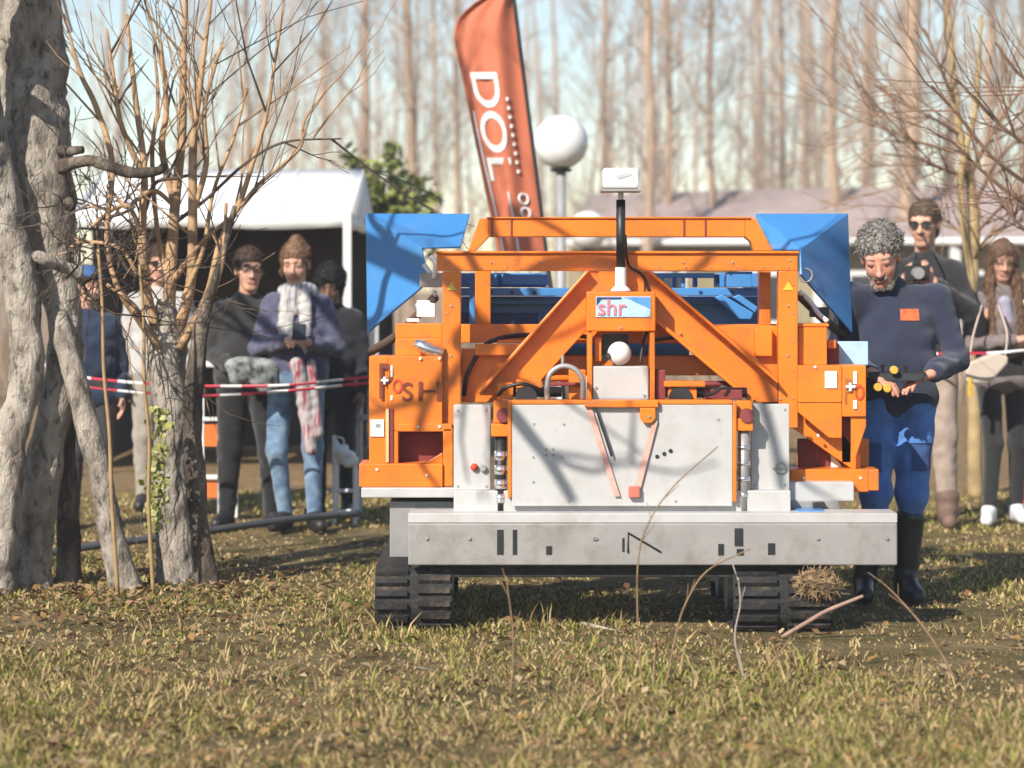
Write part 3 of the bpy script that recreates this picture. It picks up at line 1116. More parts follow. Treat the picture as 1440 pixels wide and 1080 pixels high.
for (x0, y0, x1, y1) in ((628, 396, 642, 408), (1101, 396, 1116, 408)):
    rp('warning_sticker', [(x0, y1), (x1, y1), ((x0 + x1) / 2, y0)], 0.2465, 0.2495, mat('yellow_sticker', (0.75, 0.52, 0.05), .5), None, 0)
# centre column
CB = rb('control_box', 825, 410, 922, 466, 0.12, 0.24, bevel=.006)
ST = rb('sticker', 838, 417, 915, 446, 0.114, 0.1195, STICKPALE, CB, bevel=.001)
rp('sticker_swoosh', [(876, 418), (914, 418), (914, 434), (900, 428), (886, 421)], 0.1125, 0.1138, STICKBLUE, CB, 0)
rp('sticker_swoosh', [(839, 418), (874, 418), (874, 421), (846, 421), (839, 430)], 0.1125, 0.1138, NAVYPAINT, CB, 0)
front_text('lettering', 'shr', 861, 432, 23, D0 + .111, PINKPRINT, CB, 40, .01)
for (x, y) in ((840, 442), (876, 418.5), (876, 444), (912, 442)):
    bolt(x, y, .113, .004, WHITEPL, CB, 'screw', .002)
bolt(873, 461, .12, .005, GREYSTEEL, CB)
rb('column_side', 826, 466.5, 833, 563, 0.13, 0.24)
rb('column_side', 914, 466.5, 921, 563, 0.13, 0.24)
rb('inner_bracket', 836, 475, 846, 508, 0.18, 0.24)
rb('black_housing', 847, 470, 884, 500, 0.22, 0.30, BLACKPL)
WP = rb('white_case', 833.5, 515, 912, 562, 0.14, 0.235, ALU, bevel=.005)
for (x, y) in ((838, 545), (906, 556)):
    bolt(x, y, .14, .006, GREYSTEEL, WP)
k = MB()
k.sphere(W(871, 497, D0 + .17), .05, 24, 16)
k.build('white_dome', WHITEPL, ROB, smooth=True)
k = MB()
k.cyl(W(858, 500, D0 + .16), W(850, 504, D0 + .12), .014, 12)
k.build('lens', BLACKPL, ROB)
# mast
k = MB()
k.tube([W(873, 409, D0 + .17), W(873, 407, D0 + .17), W(873, 402, D0 + .17), W(873, 376, D0 + .17)], [.044, .04, .025, .024], 20)
k.build('mast_base', WHITEPL, ROB)
k = MB()
k.cyl(W(873, 378, D0 + .17), W(873, 281, D0 + .17), .0195, 18)
k.build('mast', BLACKPL, ROB, smooth=True)
k = MB()
k.cyl(W(873, 281, D0 + .17), W(873, 266, D0 + .17), .012, 14)
k.build('mast_neck', WHITEPL, ROB)
k = MB()
a, b_ = W(848, 265, D0 + .08), W(899, 236, D0 + .08)
k.box((a.x, D0 + .08, a.z), (b_.x, D0 + .26, b_.z))
AN = k.build('antenna_box', WHITEPL, ROB, bevel=.012)
rb('antenna_shade', 846, 265.3, 902, 269, 0.075, 0.265, GREYSTEEL, AN, bevel=.001)  # grey strip added for the shadow under the box
rp('antenna_mark', [(866, 247), (886, 242), (889, 246), (869, 252)], 0.077, 0.0795, mat('pale_grey_print', (0.50, 0.51, 0.52), .5), AN, 0)

# hydraulic clutter above the front plate
for (x0, x1, yc, r, m_, a) in ((700, 790, 551, .022, BLACKPL, .17), (930, 1050, 552, .022, BLACKPL, .19), (700, 824, 532, .014, ORANGE, .3), (925, 1080, 540, .014, DARKRED, .3)):
    k = MB()
    k.cyl(W(x0, yc, D0 + a), W(x1, yc, D0 + a), r, 14)
    k.build('hydraulic_pipe', m_, ROB, smooth=True)
for (x0, y0, x1, y1, a, m_) in ((726, 533, 762, 547, .10, ORANGE), (934, 536, 992, 544, .12, ORANGE), (940, 546, 980, 562, .14, ORANGE), (990, 548, 1044, 562, .16, DARKRED), (700, 538, 722, 562, .13, ORANGE),
                                (800, 520, 824, 562, .2, ORANGE), (922, 520, 936, 562, .16, DARKRED), (764, 538, 824, 543, .16, DARKRED)):
    rb('bracket', x0, y0, x1, y1, a, a + .09, m_)
k = MB()
c = W(957, 560, D0 + .128)
k.cyl(c, c + Vector((0, .01, 0)), .05, 24)
k.build('pulley', BLACKPL, ROB)
k = MB()
c = W(740, 558, D0 + .07)
k.cyl(c, c + Vector((0, .06, 0)), .045, 20)
k.build('pulley', BLACKPL, ROB)
pipe('hose', [(770, 562, .06), (769, 545, .05), (774, 525, .05), (790, 515, .05), (808, 519, .05), (819, 535, .05), (819, 562, .06)], .0115, GREYSTEEL)
pipe('hose', [(1020, 556, .10), (1025, 548, .08), (1016, 544, .08), (1005, 552, .10), (990, 556, .14)], .008, BLACKPL)
k = MB()
k.cyl(W(791, 515, D0 + .06), W(791, 500, D0 + .06), .007, 10)
k.build('valve_stem', CHROME, ROB)
k = MB()
k.cyl(W(770, 493, D0 + .72), W(968, 493, D0 + .72), .055, 24)
k.build('blue_drum', BLUE, ROB, smooth=True)
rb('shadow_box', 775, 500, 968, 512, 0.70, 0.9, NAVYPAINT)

# blue implement seen through the windows
for (x0, y0, x1, y1, a, b2, m_) in ((648, 405, 1068, 416, 1.0, 1.1, BLUE), (648, 421, 1068, 428, 1.1, 1.16, BLUE), (655, 386, 700, 402, 1.02, 1.2, BLUE), (706, 386, 772, 401, 1.05, 1.2, BLUE),
                                    (915, 384, 1005, 391, 1.0, 1.05, BLUE), (1006, 386, 1012, 404, 1.0, 1.1, NAVYPAINT), (1022, 382, 1058, 404, .95, 1.05, BLUE), (958, 391, 964, 405, 1.0, 1.05, BLUE),
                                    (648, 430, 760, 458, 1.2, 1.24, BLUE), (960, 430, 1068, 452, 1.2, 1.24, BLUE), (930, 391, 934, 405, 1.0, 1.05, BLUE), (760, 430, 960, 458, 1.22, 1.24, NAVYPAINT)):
    rb('implement_bar', x0, y0, x1, y1, a, b2, m_)
rb('implement_body', 648, 417, 1068, 457, 1.17, 1.5, BLUE)
rb('implement_body', 648, 384, 768, 404, 1.25, 1.5, BLUE)
rb('implement_body', 1010, 384, 1068, 404, 1.25, 1.5, BLUE)
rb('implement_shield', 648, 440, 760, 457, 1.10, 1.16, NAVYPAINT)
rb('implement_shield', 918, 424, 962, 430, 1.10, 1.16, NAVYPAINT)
for x in (676, 702, 735, 945, 975, 1020, 1044):
    rb('implement_post', x, 386, x + 6, 404, 1.12, 1.2, BLUE)
for x in (664, 690, 720, 752, 985, 1030):
    bolt(x, 411, 1.0, .008, NAVYPAINT)
rp('implement_arm', [(1005, 418), (1016, 414), (1060, 440), (1056, 449), (1040, 449)], 0.92, 0.98, BLUE)
rp('implement_arm', [(1030, 418), (1040, 414), (1066, 432), (1062, 440)], 0.92, 0.98, BLUE)

# rear orange arch
rb('arch_beam', 688, 308, 1048, 333, 0.75, 0.85)
rb('arch_lip', 684, 305, 1056, 307.6, 0.74, 0.86)
rp('arch_leg', [(658, 353), (674, 307), (688, 307), (688, 333), (668, 353)], 0.75, 0.85)
rp('arch_leg', [(1048, 307), (1062, 307), (1088, 353), (1060, 353), (1056, 340), (1048, 333)], 0.75, 0.85)
for x in (692, 719, 962, 992):
    rb('weld_seam', x - 1, 308, x + 1, 333, 0.744, 0.752, DARKRED, bevel=0)
rb('arch_post', 668, 353, 690, 456, 0.76, 0.84)
rb('arch_post', 1060, 353, 1084, 380, 0.76, 0.84)


# blue hood wings: sheet metal flaring towards the back
def wing(pts, fs):
    k = MB()
    k.add([W(x, y, D0 + a) for x, y, a in pts], fs)
    o = k.build('hood_wing', BLUE, ROB)
    s = o.modifiers.new('thick', 'SOLIDIFY')
    s.thickness = 0.012
    s.offset = -1
    bv = o.modifiers.new('bevel', 'BEVEL')
    bv.width = .006
    bv.segments = 2
    return o


wl = wing([(514, 300, 1.02), (661, 300, 1.02), (648, 346, .72), (592, 348, .60), (602, 396, .55), (516, 468, .9)], [(0, 1, 2, 3), (0, 3, 4, 5)])
wr = wing([(1193, 300, .95), (1062, 300, .95), (1086, 349, .72), (1126, 350, .56), (1127, 386, .53), (1199, 468, .82)], [(1, 0, 3, 2), (3, 0, 5, 4)])
for px, py in ((1133, 387),):
    k = MB()
    k.torus(W(px, py, D0 + .57), .029, .0045, 'y', 24, 8)
    k.build('lifting_ring', GREYSTEEL, ROB, smooth=True)
rb('hood_frame', 590, 384, 626, 404, 0.5, 0.56, GREYSTEEL)
for (pts, m_) in (([(596, 372, .56), (606, 386, .54), (612, 402, .54)], WHITEPL), ([(605, 360, .5), (613, 372, .5), (610, 392, .5)], WHITEPL), ([(586, 430, .55), (606, 424, .52), (612, 410, .5)], WHITEPL)):
    pipe('cable', pts, .011, m_)
rb('latch', 586, 422, 612, 446, 0.5, 0.56, WHITEPL)
rb('latch', 572, 448, 590, 453, 0.5, 0.56, WHITEPL)
rb('latch', 1140, 432, 1166, 446, 0.52, 0.58, BLACKPL)
pipe('cable', [(1124, 410, .5), (1140, 425, .5), (1152, 442, .48), (1164, 452, .46)], .011, WHITEPL)
pipe('hood_strut', [(522, 494, .9), (560, 470, .7), (612, 418, .5)], .02, mat('strut_brown', (0.10, 0.06, 0.045), .7))
pipe('hood_strut', [(1124, 415, .5), (1160, 450, .7), (1185, 470, .9)], .02, MATS['strut_brown'])

# left side pod
LP = rb('side_pod', 546, 501, 622, 606, 0.21, 0.40, bevel=.003)
rb('pod_edge', 519, 501, 546, 652, 0.22, 0.44, ORANGE, LP)
rb('pod_plate', 546.4, 606.4, 560, 652, 0.21, 0.40, ORANGE, LP)
rb('pod_plate', 560.4, 596, 636, 607, 0.205, 0.40, ORANGE, LP)
rb('pod_plate', 623, 602.4, 637, 684, 0.205, 0.36, ORANGE, LP)
rb('pod_recess', 560.4, 607.4, 622.6, 652, 0.34, 0.36, DARKRED, LP)  # deep red paints the shade inside this opening
rb('pod_foot', 505, 652, 622.6, 685, 0.19, 0.44, ORANGE, LP)
rp('pod_gusset', [(596, 652), (622.5, 636), (622.5, 652)], 0.22, 0.24, ORANGE, LP)
rb('pod_step', 556, 476, 622, 500.6, 0.30, 0.46, ORANGE, LP)
rb('pod_upper', 556, 455, 622, 475.6, 0.46, 0.62, ORANGE, LP)
rb('slot', 547, 575, 553, 650, 0.203, 0.212, DARKRED, LP, 0)
rb('slot_edge', 542.4, 575, 546.6, 650, 0.196, 0.214, mat('pale_orange_edge', (0.85, 0.48, 0.22), .5), LP, 0)
rb('sticker', 521, 590, 540, 614, 0.213, 0.2192, WHITEPL, LP, .001)
rb('sticker_mark', 528, 596, 535, 601, 0.2115, 0.2128, GREYSTEEL, LP, 0)
mat('ochre_print', (0.40, 0.12, 0.02), .6)
front_text('lettering', 'P', 543, 536, 50, D0 + .2065, BROWNPRINT, LP, 19, .006)
front_text('lettering', 'O', 559, 543, 20, D0 + .2065, REDPRINT, LP, 14, .02)
front_text('lettering', 'S', 573, 551, 27, D0 + .2065, BROWNPRINT, LP, 15, .012)
front_text('lettering', 'H', 604, 550, 27, D0 + .2045, BROWNPRINT, LP, 31, .0)
k = MB()
c = W(541, 535, D0 + .2)
for s in (Vector((.016, 0, 0)), Vector((0, 0, .016))):
    k.tube([c - s, c + s], .006, 6)
k.build('white_cross', WHITEPL, LP)
rb('white_dash', 549, 514, 552, 530, 0.2045, 0.2075, WHITEPL, LP, 0)
rb('white_dash', 549, 556, 552, 563, 0.2045, 0.2075, WHITEPL, LP, 0)
for (x, y) in ((591, 504), (618, 504), (588, 600), (618, 600), (530, 660), (600, 668)):
    bolt(x, y, .19 if y > 650 else .205, .006, WHITEPL, LP)
k = MB()
k.tube([W(583, 482, D0 + .25), W(592, 486, D0 + .25), W(622, 500, D0 + .25)], [.016, .026, .034], 14)
k.build('actuator', CHROME, LP, smooth=True)

# right side pod
RP = rb('side_pod', 1122.4, 514, 1184, 566, 0.22, 0.42, bevel=.003)
rb('pod_edge', 1184.4, 514, 1218, 586, 0.225, 0.44, ORANGE, RP)
rp('pod_wedge', [(1122.4, 566.4), (1184, 566.4), (1184, 616), (1166, 616), (1122.4, 580)], 0.225, 0.245, ORANGE, RP)
rp('pod_corner', [(1197, 586.4), (1218, 586.4), (1218, 600), (1199, 656), (1197, 656)], 0.24, 0.26, ORANGE, RP)
rb('slot', 1184, 586, 1196, 650, 0.30, 0.32, DARKRED, RP, 0)
rb('pod_recess', 1122.4, 617, 1186, 660, 0.40, 0.42, DARKRED, RP)  # shadow in the lower pod put into the panel colour
rb('pod_base', 1112, 660, 1222, 692, 0.24, 0.44, ORANGE, RP)
rb('pod_toe', 1222.4, 660, 1236, 690, 0.20, 0.40, ORANGE, RP)
rb('pod_back', 1122, 617, 1222, 660, 0.5, 0.54, ORANGE, RP)
rb('label_plate', 1160, 522, 1177, 546, 0.213, 0.2195, WHITEPL, RP, .001)
rb('pod_step', 1122.6, 460, 1163, 513.6, 0.30, 0.46, ORANGE, RP)
rb('step_cap', 1120, 455, 1166, 459.6, 0.295, 0.47, ORANGE, RP)
rb('pod_block', 1164, 484, 1180, 513.6, 0.42, 0.5, DARKRED, RP)
rb('pale_panel', 1178, 480, 1221, 513.6, 0.52, 0.54, STICKPALE, RP)
rb('orange_stub', 1164, 478, 1176, 490, 0.36, 0.42, ORANGE, RP)
rb('white_dash', 1200, 522, 1205, 540, 0.218, 0.2245, WHITEPL, RP, 0)
rb('white_dash', 1200, 563, 1205, 575, 0.218, 0.2245, WHITEPL, RP, 0)
k = MB()
c = W(1196, 544, D0 + .215)
for s in (Vector((.02, 0, 0)), Vector((0, 0, .018))):
    k.tube([c - s, c + s], .007, 6)
k.build('white_cross', WHITEPL, RP)
front_text('lettering', 'P', 1194, 550, 36, D0 + .2225, MATS['ochre_print'], RP, 12)
front_text('lettering', 'O', 1209, 552, 22, D0 + .2225, REDPRINT, RP, 13, .02)
for (x, y) in ((1146, 516), (1150, 612), (1130, 672), (1210, 672)):
    bolt(x, y, .22 if y < 600 else .24, .006, WHITEPL, RP)
k = MB()
c = W(1172, 652, D0 + .38)
k.add([c + Vector((-.01, 0, .045)), c + Vector((.045, 0, -.02)), c + Vector((-.01, 0, -.02)), c + Vector((-.01, .01, .045)), c + Vector((.045, .01, -.02)), c + Vector((-.01, .01, -.02))],
      [(0, 1, 2), (5, 4, 3), (0, 3, 4, 1), (1, 4, 5, 2), (2, 5, 3, 0)])
k.build('white_wedge', WHITEPL, RP)

# clod of soil and dry grass caught on the wide track
cc = W(1150, 820, D0 - .12)
cl_ = empty('soil_clod', cc, 'brown clod of soil and dry grass caught on the wide black track', 'clod')
k = MB()
k.sphere(cc, .068, 22, 16, (1.25, .7, .75))
for i in range(len(k.v)):
    v = Vector(k.v[i])
    k.v[i] = tuple(cc + (v - cc) * (1 + .4 * mnoise.noise(v * 14) + .25 * mnoise.noise(v * 40)))
k.build('soil', mat('clod_soil', (0.13, 0.085, 0.05), .95, var=.5, scale=25, bump=.8, bscale=60, col2=(0.30, 0.20, 0.11)), cl_, smooth=True)
k = MB()
rng = random.Random(3)
for i in range(420):
    v = Vector((rng.gauss(0, 1), rng.gauss(0, 1), rng.gauss(0, 1))).normalized()
    p = cc + Vector((v.x * .085, v.y * .05, v.z * .055))
    q = p + v * .008 + Vector((rng.gauss(0, .018), rng.gauss(0, .01), rng.gauss(-.004, .014)))
    k.tube([p, q], [.0022, .001], 3, cap=False)
tag(k.build('dry_grass', mat('straw', (0.30, 0.195, 0.10), .9, var=.4, scale=30), cl_), kind='stuff')

#@@SECTION people
# ------------------------------------------------------------------ people: smooth-union bodies
_wd = RNG.normal(size=(10, 3))
_wd /= np.linalg.norm(_wd, axis=1)[:, None]
_wp = RNG.random(10) * 6.28


def wave(X, Y, Z, freq, n=7):
    out = 0
    for i in range(n):
        f = freq * (0.7 + 0.12 * i)
        out = out + np.sin(f * (_wd[i, 0] * X + _wd[i, 1] * Y + _wd[i, 2] * Z) + _wp[i])
    return out / n


class Field:
    def __init__(self, prims, h, pad=0.05):
        lo = np.min([p['lo'] for p in prims if not p.get('sub')], 0) - pad
        hi = np.max([p['hi'] for p in prims if not p.get('sub')], 0) + pad
        self.lo, self.h = lo, h
        self.n = np.ceil((hi - lo) / h).astype(int) + 1
        self.f = np.ones(self.n, dtype=np.float32)
        self.b = np.ones(self.n, dtype=np.float32)
        self.m = np.zeros(self.n, dtype=np.int8)
        for p in prims:
            self.put(p)

    def put(self, p):
        mg = p.get('k', 0.02) + 3 * self.h + 0.012
        a = np.clip(np.floor((p['lo'] - mg - self.lo) / self.h).astype(int), 0, self.n)
        b = np.clip(np.ceil((p['hi'] + mg - self.lo) / self.h).astype(int) + 1, 0, self.n)
        if np.any(b <= a):
            return
        sl = tuple(slice(i, j) for i, j in zip(a, b))
        ax = [(self.lo[i] + self.h * np.arange(a[i], b[i])).astype(np.float32) for i in range(3)]
        X, Y, Z = np.meshgrid(*ax, indexing='ij', sparse=True)
        d = p['fn'](X, Y, Z).astype(np.float32)
        if p.get('amp'):
            w1 = wave(X, Y, Z, p.get('freq', 60))
            d = d + (p['amp'] * (w1 + .7 * (1 - 2.4 * np.abs(wave(X, Y, Z * .8, p.get('freq', 60) * .75))))).astype(np.float32)
        f, k = self.f[sl], p.get('k', 0.02)
        if p.get('sub'):
            d = -d
            t = np.clip(0.5 - 0.5 * (f - d) / k, 0, 1)
            self.f[sl] = f + (d - f) * t + k * t * (1 - t)
            return
        t = np.clip(0.5 + 0.5 * (f - d) / k, 0, 1)
        self.f[sl] = f + (d - f) * t - k * t * (1 - t)
        better = d < self.b[sl]
        self.b[sl] = np.where(better, d, self.b[sl])
        self.m[sl] = np.where(better, p.get('mat', 0), self.m[sl])

    def mesh(self):
        f = self.f
        s = f < 0
        nx, ny, nz_ = f.shape
        cnt = np.zeros((nx - 1, ny - 1, nz_ - 1), dtype=np.int8)
        offs = [(i, j, k) for i in (0, 1) for j in (0, 1) for k in (0, 1)]
        for i, j, k in offs:
            cnt += s[i:nx - 1 + i, j:ny - 1 + j, k:nz_ - 1 + k]
        I, J, K = np.nonzero((cnt > 0) & (cnt < 8))
        idx = -np.ones(cnt.shape, dtype=np.int32)
        idx[I, J, K] = np.arange(len(I))
        vals = np.stack([f[I + i, J + j, K + k] for i, j, k in offs], 1)
        P = np.zeros((len(I), 3))
        C = np.zeros(len(I))
        for a in range(8):
            for c in range(a + 1, 8):
                oa, oc = np.array(offs[a]), np.array(offs[c])
                if np.abs(oa - oc).sum() != 1:
                    continue
                va, vc = vals[:, a], vals[:, c]
                cr = (va < 0) != (vc < 0)
                t = np.where(cr, va / np.where(cr, va - vc, 1), 0)
                P += np.where(cr[:, None], oa + (oc - oa) * t[:, None], 0)
                C += cr
        P = P / C[:, None]
        V = self.lo + self.h * (np.stack([I, J, K], 1) + P)
        Q = []
        for ax in range(3):
            sh = [slice(None)] * 3
            s0 = np.take(s, range(0, f.shape[ax] - 1), ax)
            s1 = np.take(s, range(1, f.shape[ax]), ax)
            e = np.argwhere(s0 != s1)
            u, v = (ax + 1) % 3, (ax + 2) % 3
            ok = (e[:, u] > 0) & (e[:, v] > 0) & (e[:, u] < f.shape[u] - 1) & (e[:, v] < f.shape[v] - 1)
            e = e[ok]
            ins = s0[e[:, 0], e[:, 1], e[:, 2]]
            du, dv = np.eye(3, dtype=int)[u], np.eye(3, dtype=int)[v]
            q = [idx[tuple((e - a * du - c * dv).T)] for a, c in ((1, 1), (0, 1), (0, 0), (1, 0))]
            q = np.stack(q, 1)
            q[~ins] = q[~ins][:, ::-1]
            Q.append(q)
        Q = np.concatenate(Q, 0)
        Q = Q[(Q >= 0).all(1)]
        return V, Q, self.m[I, J, K][Q[:, 0]]


def cone(a, b, ra, rb=None, k=0.02, mat=0, **kw):
    a, b = np.array(a, float), np.array(b, float)
    rb = ra if rb is None else rb
    ab = b - a
    L2 = max(ab @ ab, 1e-9)

    def fn(X, Y, Z):
        t = np.clip(((X - a[0]) * ab[0] + (Y - a[1]) * ab[1] + (Z - a[2]) * ab[2]) / L2, 0, 1)
        return np.sqrt((X - a[0] - ab[0] * t) ** 2 + (Y - a[1] - ab[1] * t) ** 2 + (Z - a[2] - ab[2] * t) ** 2) - (ra + (rb - ra) * t)
    r = max(ra, rb)
    return dict(fn=fn, lo=np.minimum(a, b) - r, hi=np.maximum(a, b) + r, k=k, mat=mat, **kw)


def ell(c, r, R=None, k=0.02, mat=0, **kw):
    c, r = np.array(c, float), np.array(r, float)
    R = np.eye(3) if R is None else R

    def fn(X, Y, Z):
        x, y, z = X - c[0], Y - c[1], Z - c[2]
        u = (R[0, 0] * x + R[1, 0] * y + R[2, 0] * z) / r[0]
        v = (R[0, 1] * x + R[1, 1] * y + R[2, 1] * z) / r[1]
        w = (R[0, 2] * x + R[1, 2] * y + R[2, 2] * z) / r[2]
        k0 = np.sqrt(u * u + v * v + w * w)
        k1 = np.sqrt((u / r[0]) ** 2 + (v / r[1]) ** 2 + (w / r[2]) ** 2)
        return np.where(k1 > 1e-6, k0 * (k0 - 1) / np.maximum(k1, 1e-6), -r.min())
    m = r.max()
    return dict(fn=fn, lo=c - m, hi=c + m, k=k, mat=mat, **kw)


def rotm(yaw, pitch, roll):
    return np.array(Matrix.Rotation(yaw, 3, 'Z') @ Matrix.Rotation(pitch, 3, 'X') @ Matrix.Rotation(roll, 3, 'Y'))


def nrm(v):
    v = np.array(v, float)
    return v / np.linalg.norm(v)


def hand(w, d, n, side, curl=(0.5, 0.6, 0.5), s=1.0, mat=0, thumb=0.4):
    """w wrist, d along the hand, n the way the palm faces, side: thumb on +a or -a; returns prims"""
    d, n = nrm(d), nrm(n)
    a = np.cross(d, n)
    w = np.array(w, float)
    P = []
    lens = (0.072, 0.082, 0.077, 0.06)
    for i in range(4):
        o = side * (1.5 - i)
        kb = w + d * (0.088 - 0.006 * abs(i - 1.2)) * s + a * o * 0.0205 * s
        P.append(cone(w + d * .01 * s + a * o * .010 * s, kb, .0165 * s, .0125 * s, .012, mat))
        p, ang = kb, 0.0
        for j, fr in enumerate((.45, .30, .25)):
            ang += curl[j] * (0.85 + 0.1 * i)
            q = p + (d * math.cos(ang) + n * math.sin(ang)) * lens[i] * fr * s
            P.append(cone(p, q, (.0102 - .0009 * j) * s, (.0094 - .0009 * j) * s, .005, mat))
            p = q
    t0 = w + d * .022 * s + a * side * .022 * s + n * .006 * s
    t1 = t0 + (d * .6 + a * side * .75 + n * thumb) * .042 * s
    t2 = t1 + (d * .9 + a * side * .15 + n * (thumb + .2)) * .032 * s
    P += [cone(t0, t1, .014 * s, .0118 * s, .010, mat), cone(t1, t2, .0112 * s, .0095 * s, .005, mat)]
    return P


SKIN = mat('skin', (0.58, 0.32, 0.225), 0.55, var=0.08, scale=25, bump=0.05, bscale=160)
SKINR = mat('ruddy_skin', (0.62, 0.29, 0.20), 0.55, var=0.12, scale=25, bump=0.08, bscale=160)
LIPS = mat('lips', (0.42, 0.185, 0.145), 0.5, var=0.05)
EYEM = mat('dark_eye', (0.03, 0.02, 0.015), 0.2, var=0.0)
EYEW = mat('shaded_eye_white', (0.36, 0.31, 0.28), 0.3, var=0.0)  # dimmed; the eye sockets' shade is put into this colour


def fabric(name, col, var=0.12, bump=0.35, bscale=220, col2=None, sheen=0.2):
    return mat(name, col, 0.88, var=var, scale=18, bump=bump, bscale=bscale, col2=col2, sheen=sheen, spec=0.2)


